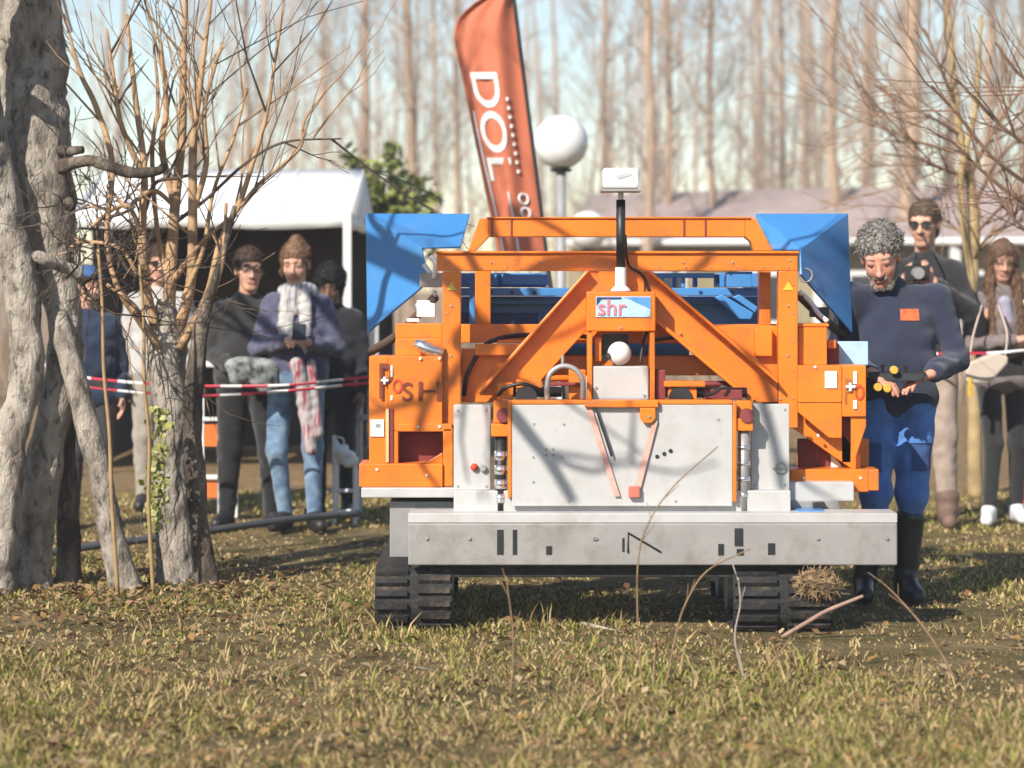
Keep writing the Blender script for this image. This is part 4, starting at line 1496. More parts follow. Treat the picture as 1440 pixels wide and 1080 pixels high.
def person(label, px, d, H, yaw, J, clothes, head, hands, h=0.008, skin=SKIN, group=None, zoff=0.0):
    """J: joints in metres for a 1.75 m figure (x to the right of the picture, y away from the camera).
    clothes: list of dicts(name, mats, prims(J)->list). head: dict(yaw,pitch,roll,hair=[...])"""
    s = H / 1.75
    base = W(px, HY, d)
    root = empty('person', (base.x, d, zoff), label, 'person', group)
    root.rotation_euler = (0, 0, yaw)
    D = dict(pelvis=(0, 0, .95), waist=(0, .0, 1.10), chest=(0, 0, 1.30), neck=(0, .015, 1.455), head=(0, -.015, 1.635),
             shL=(-.155, 0, 1.375), elL=(-.225, .03, 1.12), wrL=(-.225, -.06, .88), shR=(.155, 0, 1.375), elR=(.225, .03, 1.12), wrR=(.225, -.06, .88),
             hpL=(-.09, 0, .92), knL=(-.10, -.015, .50), anL=(-.105, .03, .085), hpR=(.09, 0, .92), knR=(.10, -.015, .50), anR=(.105, .03, .085),
             toeL=(-.125, -.14, .035), toeR=(.125, -.14, .035))
    D.update(J)
    J = {k: np.array(v, float) for k, v in D.items()}
    R = rotm(head.get('yaw', 0), head.get('pitch', 0), head.get('roll', 0))
    hc = J['head']
    fs = head.get('size', 1.0)

    def hl(p): return hc + R @ (np.array(p, float) * fs)

    def hcone(a, b, ra, rb=None, **kw): return cone(hl(a), hl(b), ra * fs, (ra if rb is None else rb) * fs, **kw)

    def hell(c, r, **kw): return ell(hl(c), np.array(r) * fs, R, **kw)
    B = [hell((0, .015, .035), (.075, .095, .092)), hell((0, -.028, -.03), (.060, .066, .085), k=.03), hcone((-.012, -.060, -.100), (.012, -.060, -.100), .024, k=.03),
         hell((.036, -.058, -.028), (.024, .022, .026), k=.02), hell((-.036, -.058, -.028), (.024, .022, .026), k=.02),
         hcone((-.045, -.076, .030), (.045, -.076, .030), .010, k=.025), hell((.031, -.104, .004), (.020, .018, .014), sub=True, k=.014), hell((-.031, -.104, .004), (.020, .018, .014), sub=True, k=.014),
         hcone((0, -.088, .008), (0, -.112, -.036), .008, .0135, k=.010), hcone((-.012, -.100, -.039), (.012, -.100, -.039), .009, k=.008),
         hcone((-.020, -.088, -.066), (.020, -.088, -.066), .0075, k=.004, mat=1), hcone((-.016, -.087, -.076), (.016, -.087, -.076), .008, k=.004, mat=1),
         hell((.031, -.080, .010), (.020, .0135, .011), k=.010), hell((-.031, -.080, .010), (.020, .0135, .011), k=.010),
         hell((.077, .012, -.005), (.011, .020, .031), k=.008), hell((-.077, .012, -.005), (.011, .020, .031), k=.008),
         cone(J['neck'] + (0, 0, -.05), hl((0, .02, -.07)), .058, .053, k=.03)]
    c, p = J['chest'], J['pelvis']
    B += [cone(c + (-.07, 0, 0), c + (.07, 0, 0), .095, k=.05), cone(c, p, .085, .085, k=.05), cone(p + (-.05, 0, 0), p + (.05, 0, 0), .085, k=.05),
          cone(J['shL'], J['shR'], .04, k=.05)]
    for q in 'LR':
        B += [cone(J['sh' + q], J['el' + q], .042, .034, k=.03), cone(J['el' + q], J['wr' + q], .036, .025, k=.02),
              cone(J['hp' + q], J['kn' + q], .07, .05, k=.04), cone(J['kn' + q], J['an' + q], .048, .036, k=.03), cone(J['an' + q], J['toe' + q], .034, .026, k=.02)]
    for (q, hd, hn, sd, cu, th) in hands:
        B += hand(J['wr' + q], hd, hn, sd, cu, 1.0, 0, th)
    V, Q, mi = Field(B, h).mesh()
    body = link('body', np_mesh('body', V * s, Q, mi), root, [skin, LIPS], True)
    for sg in (-1, 1):
        m = MB()
        m.sphere(hl((sg * .031, -.0805, .000)) * s, .0105 * s, 10, 8)
        ey = m.build('eye', EYEW, root, smooth=True, org=(0, 0, 0))
        m = MB()
        m.sphere(hl((sg * .031, -.0865, -.0015)) * s, .0056 * s, 8, 6)
        m.build('iris', EYEM, ey, smooth=True, org=(0, 0, 0))
    for cdef in list(clothes) + list(head.get('parts', [])):
        nm, ms, fnp = cdef[0], cdef[1], cdef[2]
        hh = cdef[3] if len(cdef) > 3 else h * 1.15
        prims = fnp(J, hl, hcone, hell)
        if nm in ('shoes', 'boots', 'trainers'):
            half = len(prims) // 2
            for pp in (prims[:half], prims[half:]):
                V, Q, mi = Field(pp, hh).mesh()
                link(nm[:-1], np_mesh(nm[:-1], V * s, Q, mi), root, list(ms), True)
            continue
        V, Q, mi = Field(prims, hh).mesh()
        link(nm, np_mesh(nm, V * s, Q, mi), root, list(ms), True)
        if nm in ('hair', 'beard') and head.get('strands', True):
            st = head.get('style', 'short')
            Vs = V * s
            A_, B_, C_ = Vs[Q[:, 0]], Vs[Q[:, 1]], Vs[Q[:, 3]]
            Nn = np.cross(B_ - A_, C_ - A_)
            Nn /= np.linalg.norm(Nn, axis=1)[:, None] + 1e-9
            cen = (A_ + Vs[Q[:, 2]]) * .5
            npick = 4200 if st != 'curly' else 4200
            pk = RNG.integers(0, len(cen), npick)
            p0, n0 = cen[pk], Nn[pk]
            flow = np.array([0, .35, -.8]) if st == 'short' else np.array([0, .0, -1.0]) if st == 'long' else np.array([0, 0, 0])
            dirs = n0 * (.28 if st == 'short' else .22 if st == 'long' else .5) + flow * (.6 if st == 'short' else 1.0) + RNG.normal(0, .38 if st != 'curly' else .9, (npick, 3))
            dirs /= np.linalg.norm(dirs, axis=1)[:, None]
            Ln = (RNG.random(npick) * .017 + .010) * (1.0 if st != 'long' else 2.6)
            if nm == 'beard':
                Ln *= .3
            d2 = dirs + RNG.normal(0, .5 if st != 'curly' else 1.3, (npick, 3)) + flow * .5
            d2 /= np.linalg.norm(d2, axis=1)[:, None]
            p1 = p0 + dirs * Ln[:, None] * .55
            p2 = p1 + d2 * Ln[:, None] * .55
            sd_ = np.cross(dirs, RNG.normal(size=(npick, 3)))
            sd_ /= np.linalg.norm(sd_, axis=1)[:, None] + 1e-9
            wdt = .0016 if st != 'curly' else .0022
            SV = np.stack([p0 - sd_ * wdt, p0 + sd_ * wdt, p1 + sd_ * wdt * .9, p1 - sd_ * wdt * .9, p2], 1).reshape(-1, 3)
            bs_ = np.arange(npick)[:, None] * 5
            ST_ = np.concatenate([bs_ + np.array([0, 1, 2]), bs_ + np.array([0, 2, 3]), bs_ + np.array([3, 2, 4])], 0)
            link(nm + '_strands', np_mesh(nm + '_strands', SV, ST_), root, list(ms))
    root['scale_h'] = s
    return root, J, hl, s


# garment recipes --------------------------------------------------
def top(th=1.0, hem=.88, amp=.008, belly=0.0, cuff=0.045, width=1.0):
    def fn(J, hl, hcone, hell):
        c, w, p = J['chest'], J['waist'], J['pelvis']
        P = [ell(c + (0, .005, -.03), (.178 * width, .122 * th, .19), k=.05, amp=amp, freq=45), ell(c + (0, 0, -.14), (.17 * width, .122 * th + belly * .6, .20), k=.06, amp=amp, freq=45),
             cone(w + (-.075 * width, -belly * .5, -.02), w + (.075 * width, -belly * .5, -.02), .108 * th + belly * .5, k=.06, amp=amp, freq=45),
             cone(p + (-.085 * width, 0, hem - .90), p + (.085 * width, 0, hem - .90), .112 * th, k=.05, amp=amp, freq=45),
             cone(J['shL'], J['neck'] + (0, .01, -.045), .055 * th, .062, k=.05), cone(J['shR'], J['neck'] + (0, .01, -.045), .055 * th, .062, k=.05), cone(J['neck'] + (0, 0, -.06), J['neck'] + (0, -.004, -.008), .075, .064, k=.04)]
        for q in 'LR':
            P += [cone(J['sh' + q], J['el' + q], .066 * th, .054 * th, k=.045, amp=amp, freq=60),
                  cone(J['el' + q], J['wr' + q] + (J['el' + q] - J['wr' + q]) * .10, .054 * th, cuff * th, k=.03, amp=amp * 1.3, freq=75)]
        return P
    return fn


def legs(th=1.0, low=.10, amp=.0045, hi=.97, flare=0.0):
    def fn(J, hl, hcone, hell):
        p = J['pelvis']
        P = [cone(p + (-.075, 0.005, .0), p + (.075, .005, .0), .112, k=.05, amp=amp, freq=45), cone(p + (-.06, 0, hi - .95 + .05), p + (.06, 0, hi - .95 + .05), .10, k=.04)]
        for q in 'LR':
            an = J['an' + q] + (J['kn' + q] - J['an' + q]) * max(0, (low - .085) / .42)
            P += [cone(J['hp' + q], J['kn' + q], .092 * th, .068 * th, k=.035, amp=amp, freq=55), cone(J['kn' + q], an, .066 * th, (.048 + flare) * th, k=.03, amp=amp * 1.3, freq=70)]
        return P
    return fn


def shoes(r=.042, hi=.0, ankle=None):
    def fn(J, hl, hcone, hell):
        P = []
        for q in 'LR':
            a, t = J['an' + q], J['toe' + q]
            hd = nrm(np.array([t[0] - a[0], t[1] - a[1], 0]))
            heel = np.array([a[0], a[1], t[2] + .008]) - hd * .045
            P += [cone(heel, np.array([t[0], t[1], t[2] + .002]), .040, .036, k=.02), cone(a + hd * .01, heel + hd * .04, .045, .042, k=.025), cone(a, t + np.array([0, 0, .012]), .043, .034, k=.02)]
            if ankle:
                kn = J['kn' + q]
                P.append(cone(a, a + (kn - a) * ankle, .055, .068, k=.03, amp=.003, freq=60))
        return P
    return fn


def hair_short(vol=1.0, amp=.004, freq=140, back=.0):
    def fn(J, hl, hcone, hell):
        return [hell((0, .020, .048), (.086 * vol, .112 * vol, .096 * vol), k=.02, amp=amp, freq=freq), hell((0, .06, -.03 - back), (.07 * vol, .055, .06), k=.03, amp=amp, freq=freq),
                hell((0, -.112, -.040), (.064, .080, .098), sub=True, k=.012), hcone((.018, -.094, .029), (.046, -.084, .031), .0045, k=.003), hcone((-.018, -.094, .029), (-.046, -.084, .031), .0045, k=.003)]
    return fn


def hair_long(length=.34, amp=.005):
    def fn(J, hl, hcone, hell):
        P = [hell((0, .018, .046), (.090, .114, .100), k=.02, amp=amp, freq=110), hell((0, -.115, -.045), (.055, .085, .110), sub=True, k=.012)]
        for sg in (-1, 1):
            a = hl((sg * .066, .01, .02))
            m_ = hl((sg * .083, -.035, -.12))
            e = np.array([hl((sg * .09, 0, 0))[0] + sg * .015, J['chest'][1] - .145, J['chest'][2] + .21 - length])
            P += [cone(a, m_, .030, .034, k=.03, amp=amp, freq=110), cone(m_, e, .036, .022, k=.03, amp=amp * 1.4, freq=95)]
        P += [hcone((0, .07, -.02), (0, .08, -.19), .06, .06, k=.03, amp=amp, freq=95), hcone((.018, -.093, .029), (.046, -.084, .031), .004, k=.003), hcone((-.018, -.093, .029), (-.046, -.084, .031), .004, k=.003)]
        return P
    return fn


def sunglasses(root, hl, s, name='sunglasses', wide=1.0, clear=False):
    m = MB()
    for sg in (-1, 1):
        pts = []
        for k in range(13):
            a = 2 * math.pi * k / 12
            pts.append(hl((sg * (.033 + .025 * math.cos(a) * wide), -.108 + .012 * abs(math.cos(a)) * (1 if sg * math.cos(a) > 0 else .2), .004 + .018 * math.sin(a))) * s)
        if clear:
            m.tube(pts, .0022, 5, cap=False)
        else:
            c = sum((Vector(p) for p in pts[:-1]), Vector()) / 12
            m.add([c + Vector((0, -.004, 0))] + pts[:-1], [(0, 1 + k, 1 + (k + 1) % 12) for k in range(12)])
            m.tube(pts, .003, 5, cap=False)
        m.tube([hl((sg * .058, -.096, .010)) * s, hl((sg * .082, .01, .008)) * s], .0028, 5)
    m.tube([hl((-.010, -.112, .010)) * s, hl((.010, -.112, .010)) * s], .0028, 5)
    return m.build(name, BLACKPL if not clear else BLACKPL, root, org=(0, 0, 0))


# ---- operator -----------------------------------------------------
NAVY = fabric('navy_sweater', (0.026, 0.032, 0.064), var=0.12)
WORKBLUE = fabric('work_trousers_blue', (0.075, 0.20, 0.54), var=0.18)
GREYHAIR = mat('grey_hair', (0.28, 0.25, 0.225), 0.8, var=0.55, scale=55, bump=0.8, bscale=140, col2=(0.42, 0.39, 0.36))
GREYBEARD = mat('grey_beard', (0.36, 0.31, 0.27), 0.8, var=0.4, scale=60, bump=0.6, bscale=160, col2=(0.50, 0.44, 0.39))
BOOT = mat('rubber_boot', (0.022, 0.024, 0.028), 0.4, var=0.2)


def curls(J, hl, hcone, hell):
    P = [hell((0, .022, .056), (.088, .112, .086), k=.02, amp=.007, freq=150), hell((0, .07, -.02), (.076, .05, .065), k=.03, amp=.008, freq=150), hell((0, -.100, -.035), (.070, .078, .100), sub=True, k=.012)]
    rr = random.Random(4)
    for i in range(190):
        th, ph = rr.uniform(0, 1.75), rr.uniform(0, 6.28)
        x, y, z = math.sin(th) * math.cos(ph), math.sin(th) * math.sin(ph), math.cos(th)
        q = np.array([x * .088, .030 + y * .102, .056 + z * .088])
        if q[1] < -.045 and q[2] < .065:
            continue
        P.append(hell(q, (.013, .013, .013), k=.006))
    return P


def beard(J, hl, hcone, hell):
    return [hcone((-.056, -.010, -.06), (-.034, -.058, -.100), .011, .013, k=.02, amp=.002, freq=200), hcone((.056, -.010, -.06), (.034, -.058, -.100), .011, .013, k=.02, amp=.002, freq=200),
            hcone((-.026, -.064, -.106), (.026, -.064, -.106), .020, k=.02, amp=.003, freq=200), hcone((-.026, -.094, -.056), (.026, -.094, -.056), .0065, k=.01, amp=.002, freq=250)]


def brows(J, hl, hcone, hell):
    return [hcone((.018, -.0925, .029), (.048, -.083, .031), .004, k=.003, amp=.001, freq=300), hcone((-.018, -.0925, .029), (-.048, -.083, .031), .004, k=.003, amp=.001, freq=300)]


OPJ = dict(head=(-.085, -.095, 1.585), neck=(-.025, -.02, 1.455), shL=(-.205, -.02, 1.40), shR=(.205, .02, 1.40), elR=(.29, -.02, 1.12), wrR=(.115, -.27, 1.06), elL=(-.27, .02, 1.12), wrL=(-.17, -.27, 1.07),
           hpL=(-.10, 0, .92), hpR=(.095, 0, .92), knL=(-.10, -.06, .50), knR=(.075, -.03, .50), anL=(-.13, .05, .10), anR=(.055, .02, .10), toeL=(-.16, -.12, .035), toeR=(.07, -.16, .035))
op, OJ, ohl, os_ = person('grey-haired man in navy sweater and blue work trousers holding a controller', 1258, 11.55, 1.71, 0.06, OPJ,
                          [('sweater', [NAVY], top(1.05, .90, .008, .01, .05, 1.05), .0075), ('trousers', [WORKBLUE], legs(1.12, .38, .006), .0075), ('boots', [BOOT], shoes(ankle=.72), .0075)],
                          dict(yaw=-.30, pitch=.40, roll=-.10, size=1.06, style='curly', parts=[('hair', [GREYHAIR], curls, .005), ('beard', [GREYBEARD], beard, .005), ('eyebrows', [GREYHAIR], brows, .0035)]),
                          [('R', (-.90, -.25, -.30), (-.2, -.05, -1.0), -1, (.35, .55, .45), .3), ('L', (.5, -.5, -.3), (.3, 0, -1), 1, (.5, .6, .4), .3)], .006, SKINR)


# orange chest patch laid on the sweater
def patch(root, part, cx, cz, w, hh, m, name, off=.004, text=None):
    me = part.data
    n = len(me.vertices)
    co = np.empty(n * 3, dtype=np.float32)
    me.vertices.foreach_get('co', co)
    bv = BVHTree.FromPolygons([tuple(c) for c in co.reshape(-1, 3)], [tuple(p.vertices) for p in me.polygons])
    vs, fs = [], []
    N = 8
    for j in range(N + 1):
        for i in range(N + 1):
            x, z = cx + w * (i / N - .5), cz + hh * (j / N - .5)
            hit = bv.ray_cast(Vector((x, -2, z)), Vector((0, 1, 0)))
            y = hit[0].y if hit[0] is not None else 0
            vs.append((x, y - off, z))
    for j in range(N):
        for i in range(N):
            fs.append((j * (N + 1) + i, j * (N + 1) + i + 1, (j + 1) * (N + 1) + i + 1, (j + 1) * (N + 1) + i))
    me2 = bpy.data.meshes.new(name)
    me2.from_pydata(vs, [], fs)
    o = link(name, me2, part, [m], True)
    return o


sw = [c for c in op.children if c.name.startswith('sweater')][0]
patch(op, sw, .045, 1.295, .088, .052, mat('orange_patch', (0.62, 0.15, 0.05), .8, var=.25, scale=40), 'chest_patch')
tr_ = [c for c in op.children if c.name.startswith('trousers')][0]
DKBLUE = fabric('dark_blue_trim', (0.03, 0.08, 0.24))
patch(op, tr_, .105, .66, .10, .13, DKBLUE, 'thigh_pocket', .006)
patch(op, tr_, .10, .735, .11, .03, WORKBLUE, 'pocket_flap', .012)
patch(op, tr_, -.13, .66, .09, .13, DKBLUE, 'thigh_pocket', .006)
# the remote controller in his hands
cc = Vector(op.location) + Matrix.Rotation(.06, 3, 'Z') @ (Vector((-.045, -.30, 1.05)) * os_)
ctl = empty('remote_controller', cc, 'black remote controller with yellow knobs held by the operator', 'controller')
m = MB()
m.prism([cc + Vector(v) for v in ((-.12, -.05, -.02), (.10, -.05, -.02), (.12, -.03, .02), (-.14, -.03, .02))], (0, .10, 0))
m.build('case', BLACKPL, ctl, bevel=.008)
YEL = mat('yellow_plastic', (0.60, 0.38, 0.05), .5)
for x, z in ((-.10, -.045), (-.06, -.05), (-.03, .03)):
    m = MB()
    m.cyl(cc + Vector((x, -.045, z)), cc + Vector((x, -.075, z)), .018, 14)
    m.build('knob', YEL, ctl, bevel=.003)
for x in (-.07, .03):
    m = MB()
    m.tube([cc + Vector((x, 0, .02)), cc + Vector((x, -.005, .05))], [.005, .008], 8)
    m.build('joystick', BLACKPL, ctl)

# ---- man with sunglasses and camera ---------------------------------
BLACKTEE = fabric('charcoal_top', (0.022, 0.021, 0.024))
KHAKI = fabric('stone_trousers', (0.36, 0.28, 0.23))
BROWNHAIR = mat('short_brown_hair', (0.10, 0.065, 0.045), .85, var=.3, scale=60)
BM = dict(elL=(-.25, -.02, 1.16), wrL=(-.07, -.26, 1.34), elR=(.25, -.02, 1.16), wrR=(.08, -.25, 1.32), anL=(-.10, .03, .085), anR=(.13, -.05, .085), toeR=(.16, -.22, .035), knR=(.11, -.05, .5))
bm_, BJ, bhl, bs = person('tall man with sunglasses in dark top holding a camera behind the operator', 1300, 15.2, 1.91, -.28, BM,
                          [('top', [BLACKTEE], top(1.03, .90)), ('trousers', [KHAKI], legs(1.08, .10)), ('boots', [mat('brown_boot', (0.16, 0.10, 0.075), .7, var=.2)], shoes(ankle=.18))],
                          dict(yaw=-.1, pitch=.05, parts=[('hair', [BROWNHAIR], hair_short(.97, .003))]),
                          [('L', (.8, -.2, .5), (.3, .9, 0), 1, (.5, .5, .4), .3), ('R', (-.8, -.2, .5), (-.3, .9, 0), -1, (.5, .5, .4), .3)])
sunglasses(bm_, bhl, bs)
cc = Vector(bm_.location) + Matrix.Rotation(-.28, 3, 'Z') @ (Vector((.0, -.33, 1.37)) * bs)
cmr = empty('camera_body', cc, 'black photo camera with pale lens in the tall man\'s hands', 'camera')
m = MB()
m.box(cc + Vector((-.07, -.02, -.045)), cc + Vector((.07, .04, .045)))
m.box(cc + Vector((-.025, -.015, .044)), cc + Vector((.025, .035, .07)))
m.build('case', BLACKPL, cmr, bevel=.006)
m = MB()
m.cyl(cc + Vector((-.005, -.02, 0)), cc + Vector((-.005, -.10, 0)), .034, 18)
m.build('lens', GREYSTEEL, cmr, smooth=False)
m = MB()
m.tube([cc + Vector((.07, 0, .03)), cc + Vector((.10, .08, .12)), cc + Vector((.05, .16, .24))], .006, 6)
m.tube([cc + Vector((-.07, 0, .03)), cc + Vector((-.10, .08, .12)), cc + Vector((-.05, .16, .24))], .006, 6)
m.build('strap', BLACKPL, cmr)

# ---- woman on the right ----------------------------------------------
MAUVE = fabric('mauve_grey_jacket', (0.17, 0.135, 0.135), col2=(0.22, 0.175, 0.175))
LEGGING = fabric('black_leggings', (0.020, 0.020, 0.022))
LONGHAIR = mat('long_brown_hair', (0.10, 0.055, 0.035), .5, var=.5, scale=30, stretch=(6, 6, 1), col2=(0.26, 0.14, 0.075), bump=.5, bscale=90)
TRAINER = mat('white_trainer', (0.74, 0.74, 0.74), .6, var=.05)
WJ = dict(elL=(-.22, -.03, 1.12), wrL=(.02, -.27, 1.15), elR=(.22, .0, 1.12), wrR=(.14, -.28, 1.24), knL=(-.07, -.05, .5), anL=(-.10, -.05, .085), toeL=(-.16, -.2, .035), knR=(.10, .0, .5), anR=(.125, .1, .085), toeR=(.11, -.08, .035))
wm, WJo, whl, ws = person('long-haired woman in mauve-grey jacket and black leggings looking at her phone', 1409, 15.3, 1.68, .12, WJ,
                          [('jacket', [MAUVE], top(.96, .86, .008, 0, .045, .9)), ('leggings', [LEGGING], legs(.88, .10, .002)), ('trainers', [TRAINER], shoes()),
                           ('blouse', [fabric('lilac_blouse', (0.36, 0.33, 0.45))], lambda J, hl, hc_, he_: [cone(J['chest'] + (-.01, -.085, .08), J['chest'] + (.015, -.085, -.04), .04, .036, k=.02)])],
                          dict(yaw=-.15, pitch=.20, size=.97, style='long', parts=[('hair', [LONGHAIR], hair_long(.46))]),
                          [('L', (.9, -.2, .25), (0, .3, -1), 1, (.5, .6, .4), .3), ('R', (-.3, -.5, .7), (-.6, .6, .3), -1, (.5, .6, .4), .3)])
cc = Vector(wm.location) + Matrix.Rotation(.12, 3, 'Z') @ (Vector((.085, -.37, 1.335)) * ws)
ph = empty('phone', cc, 'white phone in the long-haired woman\'s hand', 'phone')
m = MB()
m.prism([cc + Vector(v) for v in ((-.035, -.01, -.06), (.045, -.02, -.03), (.02, .01, .085), (-.06, .02, .055))], (0, .009, .004))
m.build('case', WHITEPL, ph, bevel=.004)
m = MB()
m.cyl(cc + Vector((.0, -.012, .045)), cc + Vector((.0, -.004, .045)), .008, 10)
m.build('lens', BLACKPL, ph)
bc = W(1387, 516, 14.95)
hb = empty('handbag', bc, 'cream shoulder bag with orange tag hanging at the woman\'s hip', 'bag')
m = MB()
rr = 24 * PXM(15)
pts = []
prof = [(-.125, -.075), (-.11, -.10), (.02, -.09), (.12, .02), (.125, .06), (.05, .085), (-.10, .03), (-.125, -.02)]
m.prism([bc + Vector((x, -.035, z)) for x, z in prof], (0, .09, 0))
m.build('pouch', mat('cream_leather', (0.52, 0.43, 0.36), .6, var=.06), hb, bevel=.02)
m = MB()
m.tube([Vector(p) for p in catmull([bc + Vector((-.10, 0, .03)), bc + Vector((-.07, .04, .18)), bc + Vector((.0, .14, .36))], 6)], .006, 6)
m.tube([Vector(p) for p in catmull([bc + Vector((.11, 0, .06)), bc + Vector((.13, .05, .2)), bc + Vector((.10, .16, .36))], 6)], .006, 6)
m.build('strap', MATS['cream_leather'], hb, smooth=True)
m = MB()
m.box(bc + Vector((-.115, -.045, -.17)), bc + Vector((-.09, -.037, -.06)))
m.build('tag', YEL, hb, bevel=.003)

# ---- left spectators --------------------------------------------------
GREYBLK = fabric('black_jumper', (0.030, 0.029, 0.029))
BLKTR = fabric('black_trousers', (0.012, 0.012, 0.014))
DKHAIR = mat('dark_brown_hair', (0.055, 0.03, 0.02), .75, var=.4, scale=60)
BLKSHOE = mat('black_shoe', (0.02, 0.02, 0.02), .5)
LJ = dict(hpL=(-.08, .0, .93), hpR=(.10, .0, .90), knL=(-.10, .0, .50), anL=(-.12, .03, .085), toeL=(-.19, -.11, .035), knR=(.15, -.07, .49), anR=(.16, -.02, .085), toeR=(.23, -.16, .035), head=(.02, -.03, 1.625), shL=(-.16, .01, 1.36), shR=(.15, -.02, 1.39),elL=(-.235, .02, 1.12), wrL=(-.10, -.20, 1.02), elR=(.22, .0, 1.12), wrR=(.08, -.22, .98))
lm, LJo, lhl, ls = person('smiling man in black jumper and glasses beside the woman with the scarf', 346, 15.0, 1.63, .15, LJ,
                          [('jumper', [GREYBLK], top(1.04, .90, .008, .01, .05, 1.06)), ('trousers', [BLKTR], legs(1.15, .10)), ('shoes', [BLKSHOE], shoes())],
                          dict(yaw=.1, pitch=.0, size=1.08, parts=[('hair', [DKHAIR], hair_short(1.0, .004, 120))]),
                          [('L', (.8, -.3, -.4), (.2, .9, -.2), 1, (.4, .5, .4), .3), ('R', (-.8, -.3, -.3), (0, .9, -.2), -1, (.4, .5, .4), .3)])
sunglasses(lm, lhl, ls, 'glasses', 1.0, True)
jb = W(358, 515, 14.6)
jk = empty('folded_jacket', jb, 'grey patterned jacket bundled in the black-jumper man\'s arms', 'jacket')
P = [ell((-.02, 0, 0), (.15, .07, .06), k=.04, amp=.011, freq=60), ell((.06, .0, -.06), (.09, .06, .10), k=.04, amp=.011, freq=60), ell((-.08, .01, -.04), (.07, .06, .09), k=.04, amp=.011, freq=60)]
V, Q, mi = Field(P, .007).mesh()
link('cloth', np_mesh('cloth', V, Q), jk, [fabric('grey_check', (0.05, 0.055, 0.055), var=.5, col2=(0.34, 0.36, 0.35))], True)

SLATE = fabric('slate_jacket', (0.075, 0.077, 0.135), col2=(0.11, 0.11, 0.18))
JEANS = fabric('blue_jeans', (0.115, 0.20, 0.33), var=.2, col2=(0.22, 0.33, 0.46))
SCARF = mat('striped_scarf', (0.60, 0.58, 0.56), .9, var=.05, scale=9, stretch=(7, 2, .8), col2=(0.20, 0.17, 0.24), lo=.52, hi=.60, bump=.5, bscale=60)
SCARFR = mat('red_fringe_scarf', (0.48, 0.44, 0.44), .9, var=.15, scale=12, stretch=(5, 1, .6), col2=(0.34, 0.06, 0.09), lo=.52, hi=.60)
LIGHTBR = mat('light_brown_hair', (0.20, 0.11, 0.06), .6, var=.4, scale=50)


def bun(J, hl, hcone, hell):
    return hair_short(1.0, .004, 120)(J, hl, hcone, hell) + [hell((.0, .045, .140), (.034, .036, .030), k=.015, amp=.004, freq=130), hcone((-.075, .0, .03), (-.085, .0, -.06), .010, .006, k=.01)]


def scarf(J, hl, hcone, hell):
    n, c = J['neck'], J['chest']
    P = []
    for i in range(10):
        a, b_ = 2 * math.pi * i / 10, 2 * math.pi * (i + 1) / 10
        P.append(cone(n + (.085 * math.sin(a), -.01 + .085 * math.cos(a), -.0 - .02 * math.cos(a)), n + (.085 * math.sin(b_), -.01 + .085 * math.cos(b_), -.0 - .02 * math.cos(b_)), .036, k=.03, amp=.005, freq=80))
    P += [ell(c + (-.055, -.125, -.01), (.052, .030, .20), k=.02, amp=.008, freq=90), ell(c + (.062, -.120, -.02), (.046, .028, .21), k=.02, amp=.008, freq=90), ell(c + (-.02, -.12, .10), (.05, .03, .09), k=.02, amp=.008, freq=90)]
    return P


def scarf_tail(J, hl, hcone, hell):
    c = J['chest']
    return [cone(c + (.02, -.185, -.28), c + (.06, -.15, -.50), .045, .05, k=.02, amp=.007, freq=80), cone(c + (.06, -.15, -.50), c + (.10, -.15, -.80), .05, .04, k=.02, amp=.007, freq=80),
            cone(c + (.10, -.14, -.28), c + (.14, -.14, -.70), .03, .04, k=.02, amp=.006, freq=80)]


GJ = dict(hpL=(-.10, .0, .91), hpR=(.08, .0, .93), knL=(-.12, -.07, .49), toeL=(-.13, -.15, .035), knR=(.09, .0, .50), toeR=(.16, -.15, .035), head=(-.01, -.04, 1.62), shL=(-.15, -.01, 1.38), shR=(.155, .0, 1.365),elL=(-.255, -.01, 1.11), wrL=(-.03, -.25, 1.16), elR=(.24, -.01, 1.11), wrR=(.10, -.25, 1.15), anL=(-.08, .03, .085), anR=(.10, .0, .085))
gw, GJo, ghl, gs = person('woman in slate jacket, long pale scarf and blue jeans holding a phone', 419, 14.9, 1.67, -.05, GJ,
                          [('jacket', [SLATE], top(1.0, .92, .008, 0, .048, 1.0)), ('jeans', [JEANS], legs(.95, .10, .003)), ('shoes', [BLKSHOE], shoes()),
                           ('scarf', [SCARF], scarf), ('scarf_tail', [SCARFR], scarf_tail)],
                          dict(yaw=-.05, pitch=.16, size=1.03, parts=[('hair', [LIGHTBR], bun)]),
                          [('L', (.85, -.35, .2), (.1, .4, -1), 1, (.5, .6, .4), .4), ('R', (-.8, -.35, .2), (-.1, .4, -1), -1, (.5, .6, .4), .4)])
jk_ = [c for c in gw.children if c.name.startswith('jacket')][0]
patch(gw, jk_, .0, 1.0, .012, .22, BLACKPL, 'zip', .003)
patch(gw, jk_, -.12, 1.0, .08, .012, fabric('slate_trim', (0.05, 0.05, 0.09)), 'pocket_seam', .003)
jl_ = [c for c in lm.children if c.name.startswith('jumper')][0]
patch(lm, jl_, .0, .875, .34, .03, fabric('black_rib', (0.018, 0.018, 0.018)), 'hem_band', .004)
cc = Vector(gw.location) + Vector((.035, -.335, 1.195)) * gs
pn = empty('phone', cc, 'dark phone held in both hands by the woman with the scarf', 'phone')
m = MB()
m.prism([cc + Vector(v) for v in ((-.04, -.03, -.02), (.04, -.03, -.02), (.04, .03, .06), (-.04, .03, .06))], (0, .006, -.008))
m.build('case', BLACKPL, pn, bevel=.003)
m = MB()
m.prism([cc + Vector(v) for v in ((-.036, -.03, -.010), (.036, -.03, -.010), (.036, .028, .066), (-.036, .028, .066))], (0, .001, -.001))
m.build('screen', GLASSD, pn)

